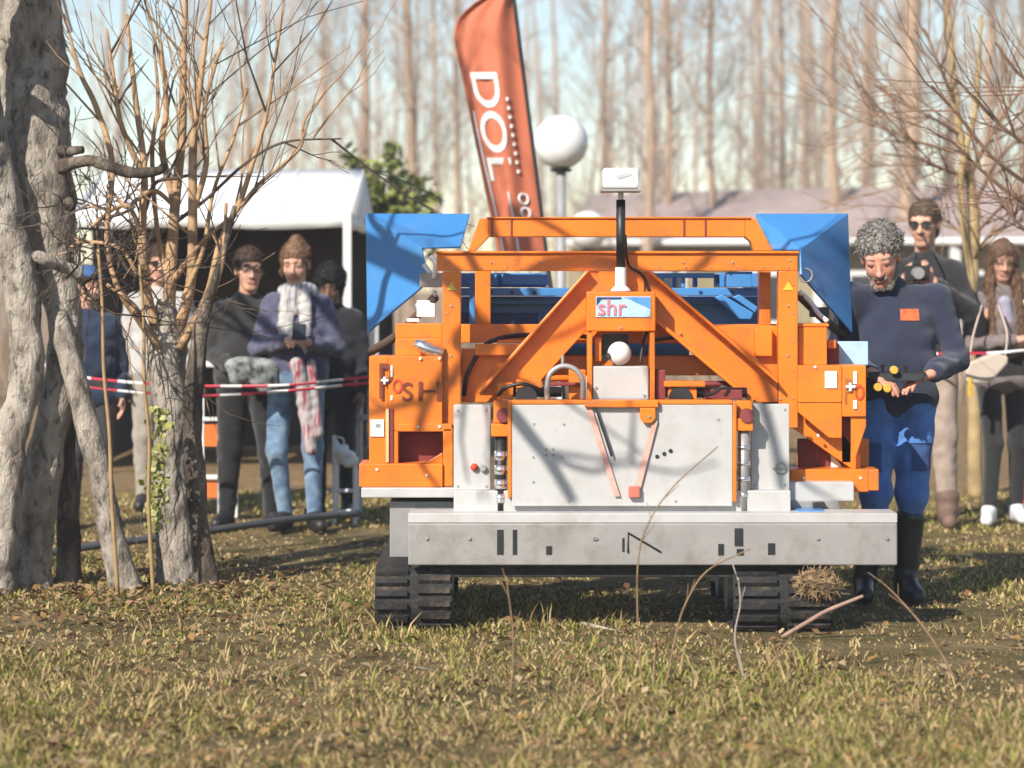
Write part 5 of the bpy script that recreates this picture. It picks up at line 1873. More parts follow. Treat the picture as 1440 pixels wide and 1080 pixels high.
BLKHAIR = mat('black_hair', (0.012, 0.010, 0.010), .8, var=.3, scale=50)
b3, _, h3, s3 = person('person in dark clothes with thick black hair behind the woman with the scarf', 467, 15.7, 1.55, -.2, dict(head=(.0, -.05, 1.60)),
                       [('coat', [fabric('black_coat', (0.014, 0.015, 0.020))], top(1.05, .80, .008, .01, .05, 1.05)), ('trousers', [fabric('black_jeans', (0.012, 0.012, 0.015))], legs(1.05, .10)), ('shoes', [BLKSHOE], shoes())],
                       dict(yaw=.1, pitch=.25, size=1.05, style='curly', parts=[('hair', [BLKHAIR], hair_short(1.16, .012, 120, .02))]),
                       [('L', (0, -.1, -1), (.6, 0, 0), 1, (.3, .3, .2), .3), ('R', (0, -.1, -1), (-.6, 0, 0), -1, (.3, .3, .2), .3)], .009, mat('brown_skin', (0.16, 0.085, 0.06), .55, var=.08))
b4, _, h4, s4 = person('man in pale shirt standing half hidden behind the pollarded trunk', 224, 16.2, 1.67, .1, {},
                       [('shirt', [fabric('pale_shirt', (0.46, 0.44, 0.42))], top(1.05, .90)), ('trousers', [fabric('beige_trousers', (0.34, 0.30, 0.26))], legs(1.08, .10)), ('shoes', [BLKSHOE], shoes())],
                       dict(yaw=.1, pitch=.05, parts=[('hair', [DKHAIR], hair_short(.98, .003))]),
                       [('L', (0, -.2, -1), (.6, 0, 0), 1, (.3, .3, .2), .3), ('R', (0, -.2, -1), (-.6, 0, 0), -1, (.3, .3, .2), .3)], .009)
sunglasses(b4, h4, s4)
b5, _, h5, s5 = person('person in dark blue padded jacket behind the big pale trunk', 124, 15.2, 1.52, .3, {},
                       [('jacket', [fabric('dark_blue_jacket', (0.018, 0.032, 0.07))], top(1.1, .84, .010, .01, .055, 1.05)), ('trousers', [fabric('dark_trousers', (0.05, 0.045, 0.05))], legs(1.08, .10)), ('shoes', [BLKSHOE], shoes())],
                       dict(yaw=.4, pitch=.05, parts=[('hair', [DKHAIR], hair_short(1.0, .005)), ('cap', [mat('blue_cap', (0.04, 0.10, 0.26), .8)], lambda J, hl, hcone, hell: [hell((0, .02, .085), (.092, .105, .06), k=.02), hell((0, -.10, .075), (.06, .06, .012), k=.01)])]),
                       [('L', (0, -.2, -1), (.6, 0, 0), 1, (.3, .3, .2), .3), ('R', (0, -.2, -1), (-.6, 0, 0), -1, (.3, .3, .2), .3)], .009)

#@@SECTION trees
# ------------------------------------------------------------------ near trees
def bark_mat(name, c1, c2, c3, scale=9.0):
    m = bpy.data.materials.new(name)
    m.use_nodes = True
    nt = m.node_tree
    b = nt.nodes['Principled BSDF']
    b.inputs['Roughness'].default_value = 0.9
    b.inputs['Specular IOR Level'].default_value = 0.2
    tc = nt.nodes.new('ShaderNodeTexCoord')
    mp = nt.nodes.new('ShaderNodeMapping')
    mp.inputs['Scale'].default_value = (1, 1, .45)
    nt.links.new(tc.outputs['Object'], mp.inputs[0])

    def nz(sc, det=8, ro=.6):
        n = nt.nodes.new('ShaderNodeTexNoise')
        n.inputs['Scale'].default_value = sc
        n.inputs['Detail'].default_value = det
        n.inputs['Roughness'].default_value = ro
        nt.links.new(mp.outputs[0], n.inputs['Vector'])
        return n
    n1 = nz(scale)
    r = nt.nodes.new('ShaderNodeValToRGB')
    r.color_ramp.elements.new(.5)
    for e, (p, c) in zip(r.color_ramp.elements, ((.34, c1), (.47, c2), (.64, c3))):
        e.position = p
        e.color = (*c, 1)
    nt.links.new(n1.outputs['Fac'], r.inputs[0])
    # dark lichen and scars
    n2 = nz(scale * 2.6, 10, .75)
    mr = nt.nodes.new('ShaderNodeMapRange')
    mr.inputs[1].default_value = .52
    mr.inputs[2].default_value = .62
    mr.inputs[4].default_value = .8
    nt.links.new(n2.outputs['Fac'], mr.inputs[0])
    mx = nt.nodes.new('ShaderNodeMix')
    mx.data_type = 'RGBA'
    nt.links.new(mr.outputs[0], mx.inputs['Factor'])
    nt.links.new(r.outputs[0], mx.inputs['A'])
    mx.inputs['B'].default_value = (.045, .036, .026, 1)
    nt.links.new(mx.outputs['Result'], b.inputs['Base Color'])
    bp = nt.nodes.new('ShaderNodeBump')
    bp.inputs['Strength'].default_value = .9
    bp.inputs['Distance'].default_value = .025
    n3 = nz(38, 8, .7)
    vo = nt.nodes.new('ShaderNodeTexVoronoi')
    vo.feature = 'DISTANCE_TO_EDGE'
    vo.inputs['Scale'].default_value = 26
    nt.links.new(mp.outputs[0], vo.inputs['Vector'])
    cr = nt.nodes.new('ShaderNodeMapRange')
    cr.inputs[2].default_value = .12
    nt.links.new(vo.outputs['Distance'], cr.inputs[0])
    ad = nt.nodes.new('ShaderNodeMath')
    ad.operation = 'MULTIPLY_ADD'
    nt.links.new(cr.outputs[0], ad.inputs[0])
    ad.inputs[1].default_value = .14
    nt.links.new(n3.outputs['Fac'], ad.inputs[2])
    nt.links.new(ad.outputs[0], bp.inputs['Height'])
    n4 = nz(3.4, 6, .7)
    m4 = nt.nodes.new('ShaderNodeMapRange')
    m4.inputs[1].default_value = .54
    m4.inputs[2].default_value = .66
    m4.inputs[4].default_value = .6
    nt.links.new(n4.outputs['Fac'], m4.inputs[0])
    mx2 = nt.nodes.new('ShaderNodeMix')
    mx2.data_type = 'RGBA'
    nt.links.new(m4.outputs[0], mx2.inputs['Factor'])
    nt.links.new(mx.outputs['Result'], mx2.inputs['A'])
    mx2.inputs['B'].default_value = (.085, .068, .048, 1)
    nt.links.new(mx2.outputs['Result'], b.inputs['Base Color'])
    nt.links.new(bp.outputs[0], b.inputs['Normal'])
    return m


BARK = bark_mat('pale_bark', (.17, .145, .12), (.38, .33, .28), (.54, .48, .415))
BARKD = bark_mat('dark_bark', (.045, .035, .03), (.11, .085, .07), (.30, .25, .20))
TWIG = mat('tan_shoots', (0.43, 0.275, 0.155), .85, var=.25, scale=12, bump=.3, bscale=60)
TWIGD = mat('dark_twigs', (0.085, 0.062, 0.05), .9, var=.3, scale=12)
CANE = mat('yellow_cane', (0.33, 0.215, 0.10), .7, var=.15, scale=10)


def limb(mb, path, sides=14, rough=.10, seed=0, n=8):
    """path: (px, py, radius px, distance); knobbly tapered limb"""
    P = catmull([(*W(x, y, d), r * PXM(d)) for x, y, r, d in path], n)
    pts = [Vector(p[:3]) for p in P]
    rad = [max(.002, p[3]) for p in P]
    b0 = len(mb.v)
    mb.tube(pts, rad, sides)
    for i in range(b0, len(mb.v)):
        k = min((i - b0) // sides, len(pts) - 1)
        v = Vector(mb.v[i])
        o = v - pts[k]
        q = v * 6 + Vector((seed, seed * 2, 0))
        vv = Vector((v.x * 26, v.y * 26, v.z * 7))
        f = 1 + rough * (mnoise.noise(q) * 1.5 + .8 * mnoise.noise(v * 15) + .75 * mnoise.noise(vv) + .35 * mnoise.noise(v * 48))
        mb.v[i] = tuple(pts[k] + o * f)
    return pts, rad


def twig(mb, path, sides=5, n=6):
    P = catmull([(*W(x, y, d), r * PXM(d) * .82) for x, y, r, d in path], n)
    mb.tube([Vector(p[:3]) for p in P], [max(.0012, p[3]) for p in P], sides)
    return [Vector(p[:3]) for p in P]


# big multi-stemmed tree at the edge
T1 = empty('old_tree', W(60, HY, 12.0) - Vector((0, 0, EYE)), 'thick pale-barked multi-stemmed tree at the edge of the lawn', 'tree')
m = MB()
limb(m, [(36, 842, 52, 12), (40, 818, 36, 12), (44, 780, 28, 12), (62, 660, 25, 12), (86, 540, 24, 12), (92, 460, 25, 12.05), (76, 380, 30, 12.05), (64, 290, 40, 12.05), (52, 200, 46, 12.05), (46, 100, 44, 12.1), (40, -60, 40, 12.1), (20, -260, 34, 12.2), (-10, -480, 24, 12.4), (-20, -700, 12, 12.5)], 44, .13, 1, 16)
m.build('trunk', BARK, T1, smooth=True)
m = MB()
limb(m, [(-6, 834, 30, 11.8), (4, 740, 24, 11.8), (16, 620, 23, 11.8), (38, 520, 24, 11.85), (30, 420, 25, 11.85), (8, 320, 27, 11.85), (-14, 200, 27, 11.8), (-40, 60, 26, 11.7), (-90, -160, 22, 11.4), (-150, -380, 15, 11), (-190, -560, 8, 10.8)], 44, .13, 3, 16)
m.build('trunk', BARK, T1, smooth=True)
m = MB()
limb(m, [(182, 846, 24, 11.9), (160, 760, 18, 11.9), (136, 650, 17, 11.9), (110, 545, 17, 11.9), (88, 470, 16, 11.95), (80, 420, 10, 12)], 30, .13, 5, 14)
m.build('trunk', BARK, T1, smooth=True)
m = MB()
limb(m, [(98, 842, 20, 12.15), (96, 740, 15, 12.15), (92, 620, 14, 12.15), (98, 520, 12, 12.1)], 30, .13, 6, 14)
m.build('trunk', BARKD, T1, smooth=True)
m = MB()
limb(m, [(80, 236, 10, 11.95), (120, 226, 8, 11.85), (150, 232, 8, 11.8), (185, 243, 7.5, 11.75), (222, 240, 6.5, 11.7), (234, 230, 4, 11.7)], 10, .2, 8)
limb(m, [(84, 212, 9, 11.95), (104, 212, 7, 11.9), (116, 210, 5, 11.88)], 10, .2, 9)
m.build('branch', BARKD, T1, smooth=True)
m = MB()
limb(m, [(112, 384, 9, 11.85), (92, 377, 9, 11.8), (66, 366, 10, 11.72), (52, 360, 9, 11.7), (49, 359, 5, 11.69)], 24, .22, 10, 12)
m.build('sawn_branch', BARK, T1, smooth=True)
for (x, y, r) in ((97, 288, 9),):
    k = MB()
    c = W(x, y, 11.93 if x > 40 else 11.72)
    k.sphere(c, r * PXM(11.9), 14, 10, (1, .7, 1.1))
    for i in range(len(k.v)):
        v = Vector(k.v[i])
        k.v[i] = tuple(c + (v - c) * (1 + .35 * mnoise.noise(v * 24)))
    k.build('burr', BARKD, T1, smooth=True)
m = MB()
rng = random.Random(21)
for (x, y, d, a, L, r) in ((60, 40, 12.1, -.2, 2.2, .05), (50, -120, 12.1, .6, 2.2, .045), (30, -260, 12.2, -.6, 2.0, .04), (-60, -160, 11.5, .4, 2.2, .04), (-120, -380, 11.1, -.3, 1.8, .035), (-10, -480, 12.4, .3, 1.8, .035), (40, -60, 12.1, -.7, 2, .045)):
    p = W(x, y, d)
    grow(m, rng, p, (math.sin(a) - .5, rng.uniform(.3, 1.0), .8), L, r, 1, 4, up=.35, kids=(3, 4), spread=.7, wig=.13, minr=.004)
for i in range(26):
    p = W(rng.uniform(92, 150), rng.uniform(285, 440), rng.uniform(11.6, 12.1))
    grow(m, rng, p, (rng.uniform(-.6, 1), rng.uniform(-.5, .5), rng.uniform(-.3, .9)), rng.uniform(.2, .5), rng.uniform(.004, .009), 2, 4, up=.1, kids=(2, 4), spread=.9, wig=.25, minr=.002)
# long bough reaching towards the lens side; its shadow falls across the blue hood
def sunward(px, py, dd, t):
    return W(px, py, D0 + dd) + SUN * t


b0 = sunward(520, 470, .98, 2.9)
b1 = sunward(548, 400, .85, 2.75)
b2 = sunward(555, 345, .8, 2.65)
b3_ = sunward(534, 306, 1.1, 2.55)
b4_ = sunward(650, 334, .85, 2.4)
m.tube([Vector(p) for p in catmull([W(-60, 60, 11.7), (b0 + W(-60, 60, 11.7)) * .5 + Vector((0, 0, .15)), b0, b1, b2, b3_, b3_ + Vector((.1, .1, .6))], 8)], np.linspace(.04, .012, 49), 8)
m.tube([Vector(p) for p in catmull([b2, (b2 + b4_) * .5 + Vector((0, 0, .02)), b4_, b4_ + Vector((.3, .2, .25))], 8)], np.linspace(.014, .006, 25), 6)
m.tube([Vector(p) for p in catmull([b2, b3_ + Vector((.12, 0, 0)), b3_ + Vector((.3, 0, .3))], 8)], np.linspace(.012, .006, 17), 6)
hub = sunward(690, 430, .2, 3.2)
m.tube([Vector(p) for p in catmull([W(-50, 0, 11.7), (hub + W(-50, 0, 11.7)) * .5 + Vector((-.1, 0, .25)), hub], 8)], np.linspace(.07, .05, 17), 9)
for (path, r0_, r1_) in (([(700, 545, .1, 3.2), (735, 600, 0, 3.3), (770, 645, 0, 3.4), (806, 705, 0, 3.5)], .036, .022),
                         ([(735, 600, 0, 3.3), (775, 640, 0, 3.6), (830, 662, 0, 3.7), (880, 652, 0, 3.8), (950, 664, 0, 3.9), (1010, 650, 0, 4.0)], .016, .005),
                         ([(645, 480, .25, 3.3), (690, 520, .25, 3.3), (722, 562, .25, 3.4)], .034, .025),
                         ([(610, 370, .25, 3.1), (560, 380, .4, 3.0), (540, 420, .6, 3.0)], .03, .015),
                         ([(760, 380, .25, 3.2), (850, 370, .25, 3.3), (930, 400, .25, 3.4), (1010, 470, .3, 3.5), (1070, 520, .3, 3.6), (1085, 610, .11, 3.8), (1100, 690, .11, 4.0)], .032, .02),
                         ([(690, 320, .75, 3.2), (780, 320, .75, 3.3), (880, 345, .3, 3.4)], .02, .01),
                         ([(600, 560, .2, 3.4), (590, 640, .2, 3.6), (620, 690, .2, 3.7)], .022, .012),
                         ([(930, 400, .25, 3.4), (1000, 360, .25, 3.4), (1080, 330, .6, 3.4)], .014, .006)):
    q = [sunward(x, y, a, t) for x, y, a, t in path]
    if path[0][0] not in (735, 930):
        q = [hub] + q
    c_ = catmull(q, 8)
    m.tube([Vector(p) for p in c_], np.linspace(r0_, r1_, len(c_)), 7)
    for k_ in range(2):
        j = rng.randint(2, len(c_) - 2)
        dd = (Vector(c_[j + 1]) - Vector(c_[j])).normalized()
        grow(m, rng, c_[j], dd + Vector((rng.uniform(-.8, .8), rng.uniform(-.8, .8), rng.uniform(0, .9))), rng.uniform(.3, .7), .014, 2, 3, up=.3, kids=(1, 2), spread=.7, wig=.12, minr=.005)
m.build('crown', TWIGD, T1)

# pollarded tree with upright shoots
T2 = empty('pollard_tree', W(243, HY, 12.2) - Vector((0, 0, EYE)), 'pollarded tree with many thin upright tan shoots beside the old tree', 'tree')
m = MB()
limb(m, [(254, 842, 50, 12.2), (251, 815, 34, 12.2), (246, 770, 26, 12.2), (240, 660, 24, 12.2), (238, 560, 24, 12.2), (236, 490, 25, 12.2), (234, 450, 18, 12.2), (232, 420, 10, 12.2)], 44, .13, 12, 16)
m.build('trunk', BARK, T2, smooth=True)
m = MB()
limb(m, [(296, 842, 20, 12.05), (282, 760, 15, 12.05), (274, 660, 14, 12.05), (272, 560, 14, 12.05), (282, 470, 11, 12.05), (300, 400, 6, 12.0), (318, 340, 4.5, 12), (330, 290, 3.5, 11.95)], 30, .13, 14, 14)
m.build('stem', BARKD, T2, smooth=True)
shoots = [
    [(228, 480, 12, 12.2), (208, 420, 9, 12.15), (200, 330, 8, 12.1), (203, 240, 6, 12.1), (190, 135, 5, 12.1), (178, 20, 3, 12.1)],
    [(236, 470, 12, 12.2), (240, 380, 11, 12.2), (246, 290, 9, 12.2), (256, 190, 7.5, 12.2), (258, 100, 6, 12.2), (262, -60, 3, 12.2)],
    [(246, 480, 12, 12.2), (268, 400, 9, 12.15), (271, 300, 8.5, 12.1), (272, 200, 7, 12.1), (284, 100, 5, 12.1), (300, -30, 3, 12.1)],
    [(252, 490, 10, 12.15), (290, 420, 7, 12.1), (310, 340, 5.5, 12.05), (335, 290, 5, 12), (352, 240, 4.5, 12), (375, 160, 4, 12), (386, 90, 3, 12), (400, 0, 2, 12)],
    [(228, 490, 10, 12.15), (196, 450, 7, 12.1), (164, 400, 5, 12.0), (150, 330, 4.5, 12), (158, 230, 5, 12), (135, 150, 5, 12), (112, 100, 4, 12), (90, 20, 2, 12)],
    [(203, 250, 6, 12.1), (180, 200, 5, 12.05), (168, 165, 4.5, 12), (160, 110, 3.5, 12), (150, 40, 2, 12)],
    [(246, 290, 7, 12.2), (228, 210, 6, 12.2), (234, 150, 5, 12.2), (226, 60, 3, 12.2)],
    [(271, 300, 6, 12.1), (290, 230, 5, 12.1), (288, 150, 4, 12.1), (312, 60, 3, 12.1)],
    [(200, 330, 5, 12.1), (180, 290, 4, 12), (150, 300, 3.5, 12), (128, 320, 3, 12)],
    [(240, 400, 6, 12.2), (280, 345, 4, 12.1), (330, 300, 3.6, 12), (365, 258, 3.5, 12), (420, 210, 3.2, 11.9), (428, 170, 2.5, 11.9), (455, 130, 2, 11.9)],
    [(250, 310, 4, 12.2), (290, 280, 3, 12.1), (345, 230, 2.6, 12), (400, 200, 2.2, 12), (480, 195, 1.4, 12)],
    [(246, 290, 4, 12.2), (215, 268, 4, 12.1), (180, 290, 3.6, 12), (172, 286, 3, 12), (150, 262, 2, 12)],
    [(203, 300, 4, 12.1), (218, 258, 3.4, 12.1), (250, 250, 3.2, 12.1), (268, 246, 2.6, 12.1)],
    [(190, 290, 3, 12), (172, 300, 3, 12), (140, 310, 3.5, 12), (155, 325, 3, 12), (180, 380, 3.5, 12), (215, 394, 3.4, 12)],
    [(282, 460, 5, 12.05), (310, 380, 4.5, 12), (316, 330, 3.5, 12), (318, 285, 3, 12)],
    [(238, 400, 5, 12.2), (222, 330, 4.5, 12.2), (214, 220, 4, 12.2), (222, 140, 3.2, 12.2), (216, 60, 2.2, 12.2)],
    [(258, 420, 5, 12.15), (286, 350, 4, 12.1), (300, 270, 3.4, 12.1), (330, 190, 2.8, 12.1), (348, 120, 2, 12.1)],
    [(195, 390, 4, 12.05), (170, 350, 3.6, 12), (120, 340, 3, 12), (95, 350, 2.4, 12)],
    [(170, 405, 3.4, 12.05), (196, 450, 3.4, 12.05), (225, 490, 4, 12.1)],
    [(150, 400, 3, 12.0), (190, 430, 3.2, 12.0), (212, 470, 3.4, 12.1)],
]
m = MB()
md_ = MB()
rng = random.Random(31)
for i, s_ in enumerate(shoots):
    dst = md_ if i in (10, 12, 13) else m
    pts = twig(dst, s_, 7)
    for k in range(3 + (i < 8) * 4):
        j = rng.randint(len(pts) // 3, len(pts) - 2)
        dd = (pts[j + 1] - pts[j]).normalized()
        o = dd.orthogonal()
        o.rotate(Matrix.Rotation(rng.uniform(0, 6.28), 3, dd))
        grow(md_ if rng.random() < .35 else m, rng, pts[j], dd + o * rng.uniform(.3, .9) + Vector((0, 0, .25)), rng.uniform(.25, .9), rng.uniform(.004, .008), 2, 3, up=.3, kids=(1, 3), spread=.6, wig=.12, minr=.002)
m.build('shoots', TWIG, T2, smooth=True)
md_.build('twigs', TWIGD, T2)

for i, (path, lab) in enumerate((([(138, 350, 2.6, 11.6), (144, 430, 3.0, 11.6), (146, 520, 3.2, 11.6), (154, 610, 3.4, 11.6), (157, 700, 3.6, 11.6), (166, 842, 4, 11.6)], 'straight yellow cane standing nearest the big trunk'),
                                 ([(196, 372, 2.4, 11.7), (202, 450, 2.8, 11.7), (203, 540, 3.0, 11.7), (210, 620, 3.2, 11.7), (209, 710, 3.4, 11.7), (216, 840, 3.8, 11.7)], 'straight yellow cane just left of the pollard trunk'))):
    k = MB()
    pts = twig(k, path, 8)
    o = k.build('cane', CANE, None, smooth=True)
    tag(o, lab, 'cane', 'yellow canes by the trunks')

# ivy leaves on the pollard trunk
k = MB()
rng = random.Random(8)
for i in range(170):
    y = rng.uniform(575, 745)
    x = 226 + rng.gauss(0, 8) - (y - 575) * .06
    c = W(x, y, 11.78 + rng.uniform(-.03, .05))
    s_ = rng.uniform(.012, .026)
    a = rng.uniform(0, 6.28)
    u = Vector((math.cos(a), rng.uniform(-.4, .2), math.sin(a))) * s_
    w = Vector((-math.sin(a), rng.uniform(-.4, .4), math.cos(a))) * s_ * .75
    k.add([c - u, c + w, c + u, c - w], [(0, 1, 2, 3)])
iv = k.build('ivy', mat('ivy_leaf', (0.20, 0.23, 0.05), .6, var=.5, scale=40, col2=(0.42, 0.40, 0.12)), None)
k = MB()
tag(iv, 'yellow-green ivy climbing the pollard trunk', 'ivy')

# laurel bush behind the tent
T3 = empty('laurel_bush', W(548, HY, 23) - Vector((0, 0, EYE)), 'green leafy evergreen bush above the blue hood', 'bush')
k = MB()
rng = random.Random(9)
lobes = [(490, 222, 13), (506, 240, 15), (548, 208, 11), (552, 230, 16), (524, 262, 20), (560, 262, 18), (590, 258, 14), (606, 278, 15), (508, 282, 17), (545, 288, 22), (580, 288, 20), (530, 236, 9), (500, 330, 36), (570, 330, 40)]
for (x, y, r) in lobes:
    R_ = r * PXM(23)
    c0 = W(x, y, 22.8 + rng.uniform(-.2, .2))
    for i in range(int(75 * (r / 20) ** 2)):
        v = Vector((rng.gauss(0, 1), rng.gauss(0, 1), rng.gauss(0, 1))).normalized() * R_ * rng.uniform(.3, 1.35)
        c = c0 + v
        s_ = rng.uniform(.035, .075)
        a = Vector((rng.gauss(0, 1), rng.gauss(0, 1), rng.gauss(0, 1))).normalized()
        b_ = a.orthogonal().normalized() * s_ * .45
        k.add([c - a * s_, c + b_, c + a * s_, c - b_], [(0, 1, 2, 3)])
k.build('crown', mat('laurel_leaf', (0.07, 0.125, 0.022), .45, var=.6, scale=7, col2=(0.34, 0.36, 0.10)), T3)
k = MB()
for (x, y, r) in lobes:
    k.tube([W(548, HY, 23) - Vector((0, 0, EYE)), W(548, 330, 23), W(x, y, 23)], [.05, .03, .01], 6)
k.build('trunk', TWIGD, T3)

# thin tree on the right with fanning branches
T4 = empty('young_tree', W(1366, HY, 17.2) - Vector((0, 0, EYE)), 'slender bare tree with fanning branches beside the long-haired woman', 'tree')
OLIVETW = mat('olive_tan_bark', (0.36, 0.26, 0.13), .85, var=.25, scale=8)
m = MB()
limb(m, [(1372, 706, 11, 17.2), (1370, 560, 10, 17.2), (1366, 430, 9.5, 17.2), (1370, 320, 8.5, 17.2), (1362, 240, 7.5, 17.2), (1350, 190, 6, 17.2), (1342, 120, 5, 17.2), (1330, -20, 3, 17.2)], 10, .1, 3)
limb(m, [(1368, 400, 6, 17.2), (1356, 320, 5.5, 17.15), (1352, 240, 5, 17.1), (1372, 150, 4, 17.1), (1380, 20, 2.5, 17.1)], 8, .1, 4)
m.build('trunk', OLIVETW, T4, smooth=True)
m = MB()
rng = random.Random(12)
br_ = [[(1366, 300, 4, 17.2), (1400, 230, 3.4, 17), (1440, 190, 2.8, 17), (1500, 150, 2, 17)], [(1362, 250, 4, 17.2), (1400, 180, 3.2, 17), (1440, 120, 2.4, 17)], [(1356, 215, 4, 17.2), (1310, 205, 3, 17), (1265, 190, 2.6, 17), (1222, 168, 1.6, 17)],
       [(1360, 250, 3.6, 17.2), (1320, 235, 3, 17), (1285, 222, 2.4, 17), (1240, 216, 1.5, 17)], [(1350, 190, 3.4, 17.2), (1310, 165, 2.6, 17), (1262, 142, 2, 17), (1230, 120, 1.4, 17)], [(1368, 340, 3.4, 17.2), (1330, 310, 2.6, 17.3), (1300, 290, 2, 17.3)],
       [(1370, 330, 3.4, 17.2), (1410, 290, 3, 17), (1450, 270, 2.4, 17)], [(1345, 150, 3, 17.2), (1320, 90, 2.5, 17), (1300, 40, 2, 17)], [(1366, 370, 3, 17.2), (1392, 330, 2.4, 17), (1440, 310, 2, 17)]]
for s_ in br_:
    pts = twig(m, s_, 6)
    for k_ in range(9):
        j = rng.randint(2, len(pts) - 2)
        dd = (pts[j + 1] - pts[j]).normalized()
        o = dd.orthogonal()
        o.rotate(Matrix.Rotation(rng.uniform(0, 6.28), 3, dd))
        grow(m, rng, pts[j], dd + o * rng.uniform(.3, .8), rng.uniform(.3, .9), .008, 2, 3, up=.2, kids=(2, 4), spread=.6, wig=.1, minr=.003)
m.build('crown', mat('brown_twigs', (0.24, 0.15, 0.095), .9, var=.3, scale=8), T4)

# nearer tree just outside the picture whose boughs droop into the top right
T5 = empty('drooping_tree', W(1640, HY, 13) - Vector((0, 0, EYE)), 'bare tree at the edge whose dark boughs droop in from the upper right', 'tree')
m = MB()
limb(m, [(1640, 800, 26, 13), (1630, 500, 20, 13), (1610, 250, 17, 13), (1580, 60, 13, 13), (1540, -150, 9, 13), (1480, -350, 5, 13)], 12, .12, 7)
m.build('trunk', BARKD, T5, smooth=True)
m = MB()
br_ = [[(1618, 300, 8, 13), (1540, 290, 5, 13), (1470, 272, 4, 13), (1400, 225, 3.2, 13), (1350, 165, 2.6, 13), (1310, 120, 2, 13)], [(1618, 330, 7, 13), (1530, 320, 5, 13), (1450, 290, 3.6, 13), (1390, 248, 2.8, 13), (1330, 190, 1.8, 13)],
       [(1600, 200, 7, 13), (1520, 210, 4.6, 13), (1450, 205, 3.4, 13), (1390, 160, 2.6, 13), (1345, 110, 2, 13)], [(1620, 380, 6, 13), (1530, 370, 4, 13), (1450, 330, 3, 13), (1410, 285, 2.2, 13), (1385, 240, 1.6, 13)],
       [(1590, 120, 6, 13), (1500, 130, 4, 13), (1440, 110, 3, 13), (1400, 60, 2, 13)]]
for s_ in br_:
    pts = twig(m, s_, 6)
    for k_ in range(8):
        j = rng.randint(len(pts) // 3, len(pts) - 2)
        dd = (pts[j + 1] - pts[j]).normalized()
        o = dd.orthogonal()
        o.rotate(Matrix.Rotation(rng.uniform(0, 6.28), 3, dd))
        grow(m, rng, pts[j], dd + o * rng.uniform(.3, .8), rng.uniform(.25, .7), .006, 2, 3, up=.1, kids=(1, 3), spread=.6, wig=.1, minr=.002)
m.build('crown', mat('red_brown_twigs', (0.17, 0.095, 0.06), .9, var=.3, scale=8), T5)

# ------------------------------------------------------------------ barrier tape, small site furniture
TAPEW = mat('tape_white', (0.76, 0.74, 0.74), .4, var=.04)
TAPER = mat('tape_red', (0.50, 0.03, 0.06), .4, var=.06)


def tape(path, d, label, seg=.14, w=.017):
    pts = [Vector(p) for p in catmull([tuple(W(x, y, d + e)) for x, y, e in path], 14)]
    # resample
    out, acc = [pts[0]], 0
    for a, b_ in zip(pts, pts[1:]):
        L = (b_ - a).length
        while acc + L >= .03:
            t = (.03 - acc) / L
            a = a.lerp(b_, t)
            L = (b_ - a).length
            out.append(a)
            acc = 0
        acc += L
    vs, fs, mi = [], [], []
    for i, p in enumerate(out):
        tw = .35 * math.sin(i * .11) + .15 * math.sin(i * .37)
        o = Vector((0, math.sin(tw), math.cos(tw))) * w / 2
        vs += [tuple(p - o), tuple(p + o)]
    for i in range(len(out) - 1):
        fs.append((2 * i, 2 * i + 2, 2 * i + 3, 2 * i + 1))
        mi.append(int(i * .03 / seg) % 2)
    o = link('barrier_tape', np_mesh('barrier_tape', vs, fs, mi), None, [TAPEW, TAPER])
    o.modifiers.new('thick', 'SOLIDIFY').thickness = .0008
    return tag(o, label, 'tape', 'red and white barrier tape')


tape([(90, 528, 0), (200, 539, 0), (290, 543, .05), (400, 542, 0), (470, 535, 0), (530, 529, 0), (640, 516, 0)], 14.2, 'upper strand of red and white tape in front of the spectators')
tape([(90, 540, 0), (200, 552, 0), (290, 556, .05), (400, 550, 0), (470, 543, 0), (530, 537, 0), (640, 522, 0)], 14.25, 'lower strand of red and white tape in front of the spectators')
tape([(1262, 499, .3), (1345, 497, 0), (1400, 496, 0), (1460, 491, 0), (1560, 484, 0)], 14.75, 'red and white tape strand across the long-haired woman', .3)

ORP = mat('orange_plastic', (0.72, 0.17, 0.03), .5, var=.1)
# orange and white barrier panel behind the pollard
bb = empty('safety_barrier', W(305, HY, 15.6) - Vector((0, 0, EYE)), 'small orange board barrier with white rails beside the man in black', 'barrier')
for (x0, y0, x1, y1, m_, nm, dd) in ((283, 560, 287, 728, WHITEPT, 'post', 0), (306, 560, 310, 728, WHITEPT, 'post', 0), (330, 560, 334, 728, WHITEPT, 'post', 0), (282, 587, 335, 592, WHITEPT, 'rail', -.03), (282, 668, 335, 674, WHITEPT, 'rail', -.03),
                                     (287.5, 596, 305.5, 628, ORP, 'board', 0), (310.5, 596, 329.5, 660, ORP, 'board', 0), (287.5, 676, 305.5, 700, ORP, 'board', 0), (310.5, 676, 329.5, 712, ORP, 'board', 0)):
    d = 15.6 + dd
    a, b_ = W(x0, y1, d), W(x1, y0, d)
    k = MB()
    k.box((a.x, d, max(0, a.z)), (b_.x, d + .03, b_.z))
    k.build(nm, m_, bb, bevel=.003)
bb = empty('warning_board', W(1438, HY, 15.9) - Vector((0, 0, EYE)), 'tilted orange-red board at the edge behind the woman\'s leg', 'board')
k = MB()
k.prism([W(1424, 712, 15.9), W(1462, 712, 15.9), W(1452, 590, 15.9), W(1430, 590, 15.9)], (0, .03, 0))
k.build('panel', mat('orange_red_board', (0.60, 0.10, 0.04), .6), bb, bevel=.004)
k = MB()
k.prism([W(1430, 722, 15.9), W(1456, 722, 15.9), W(1456, 712.5, 15.9), W(1430, 712.5, 15.9)], (0, .25, 0))
k.build('foot', BLACKPL, bb)

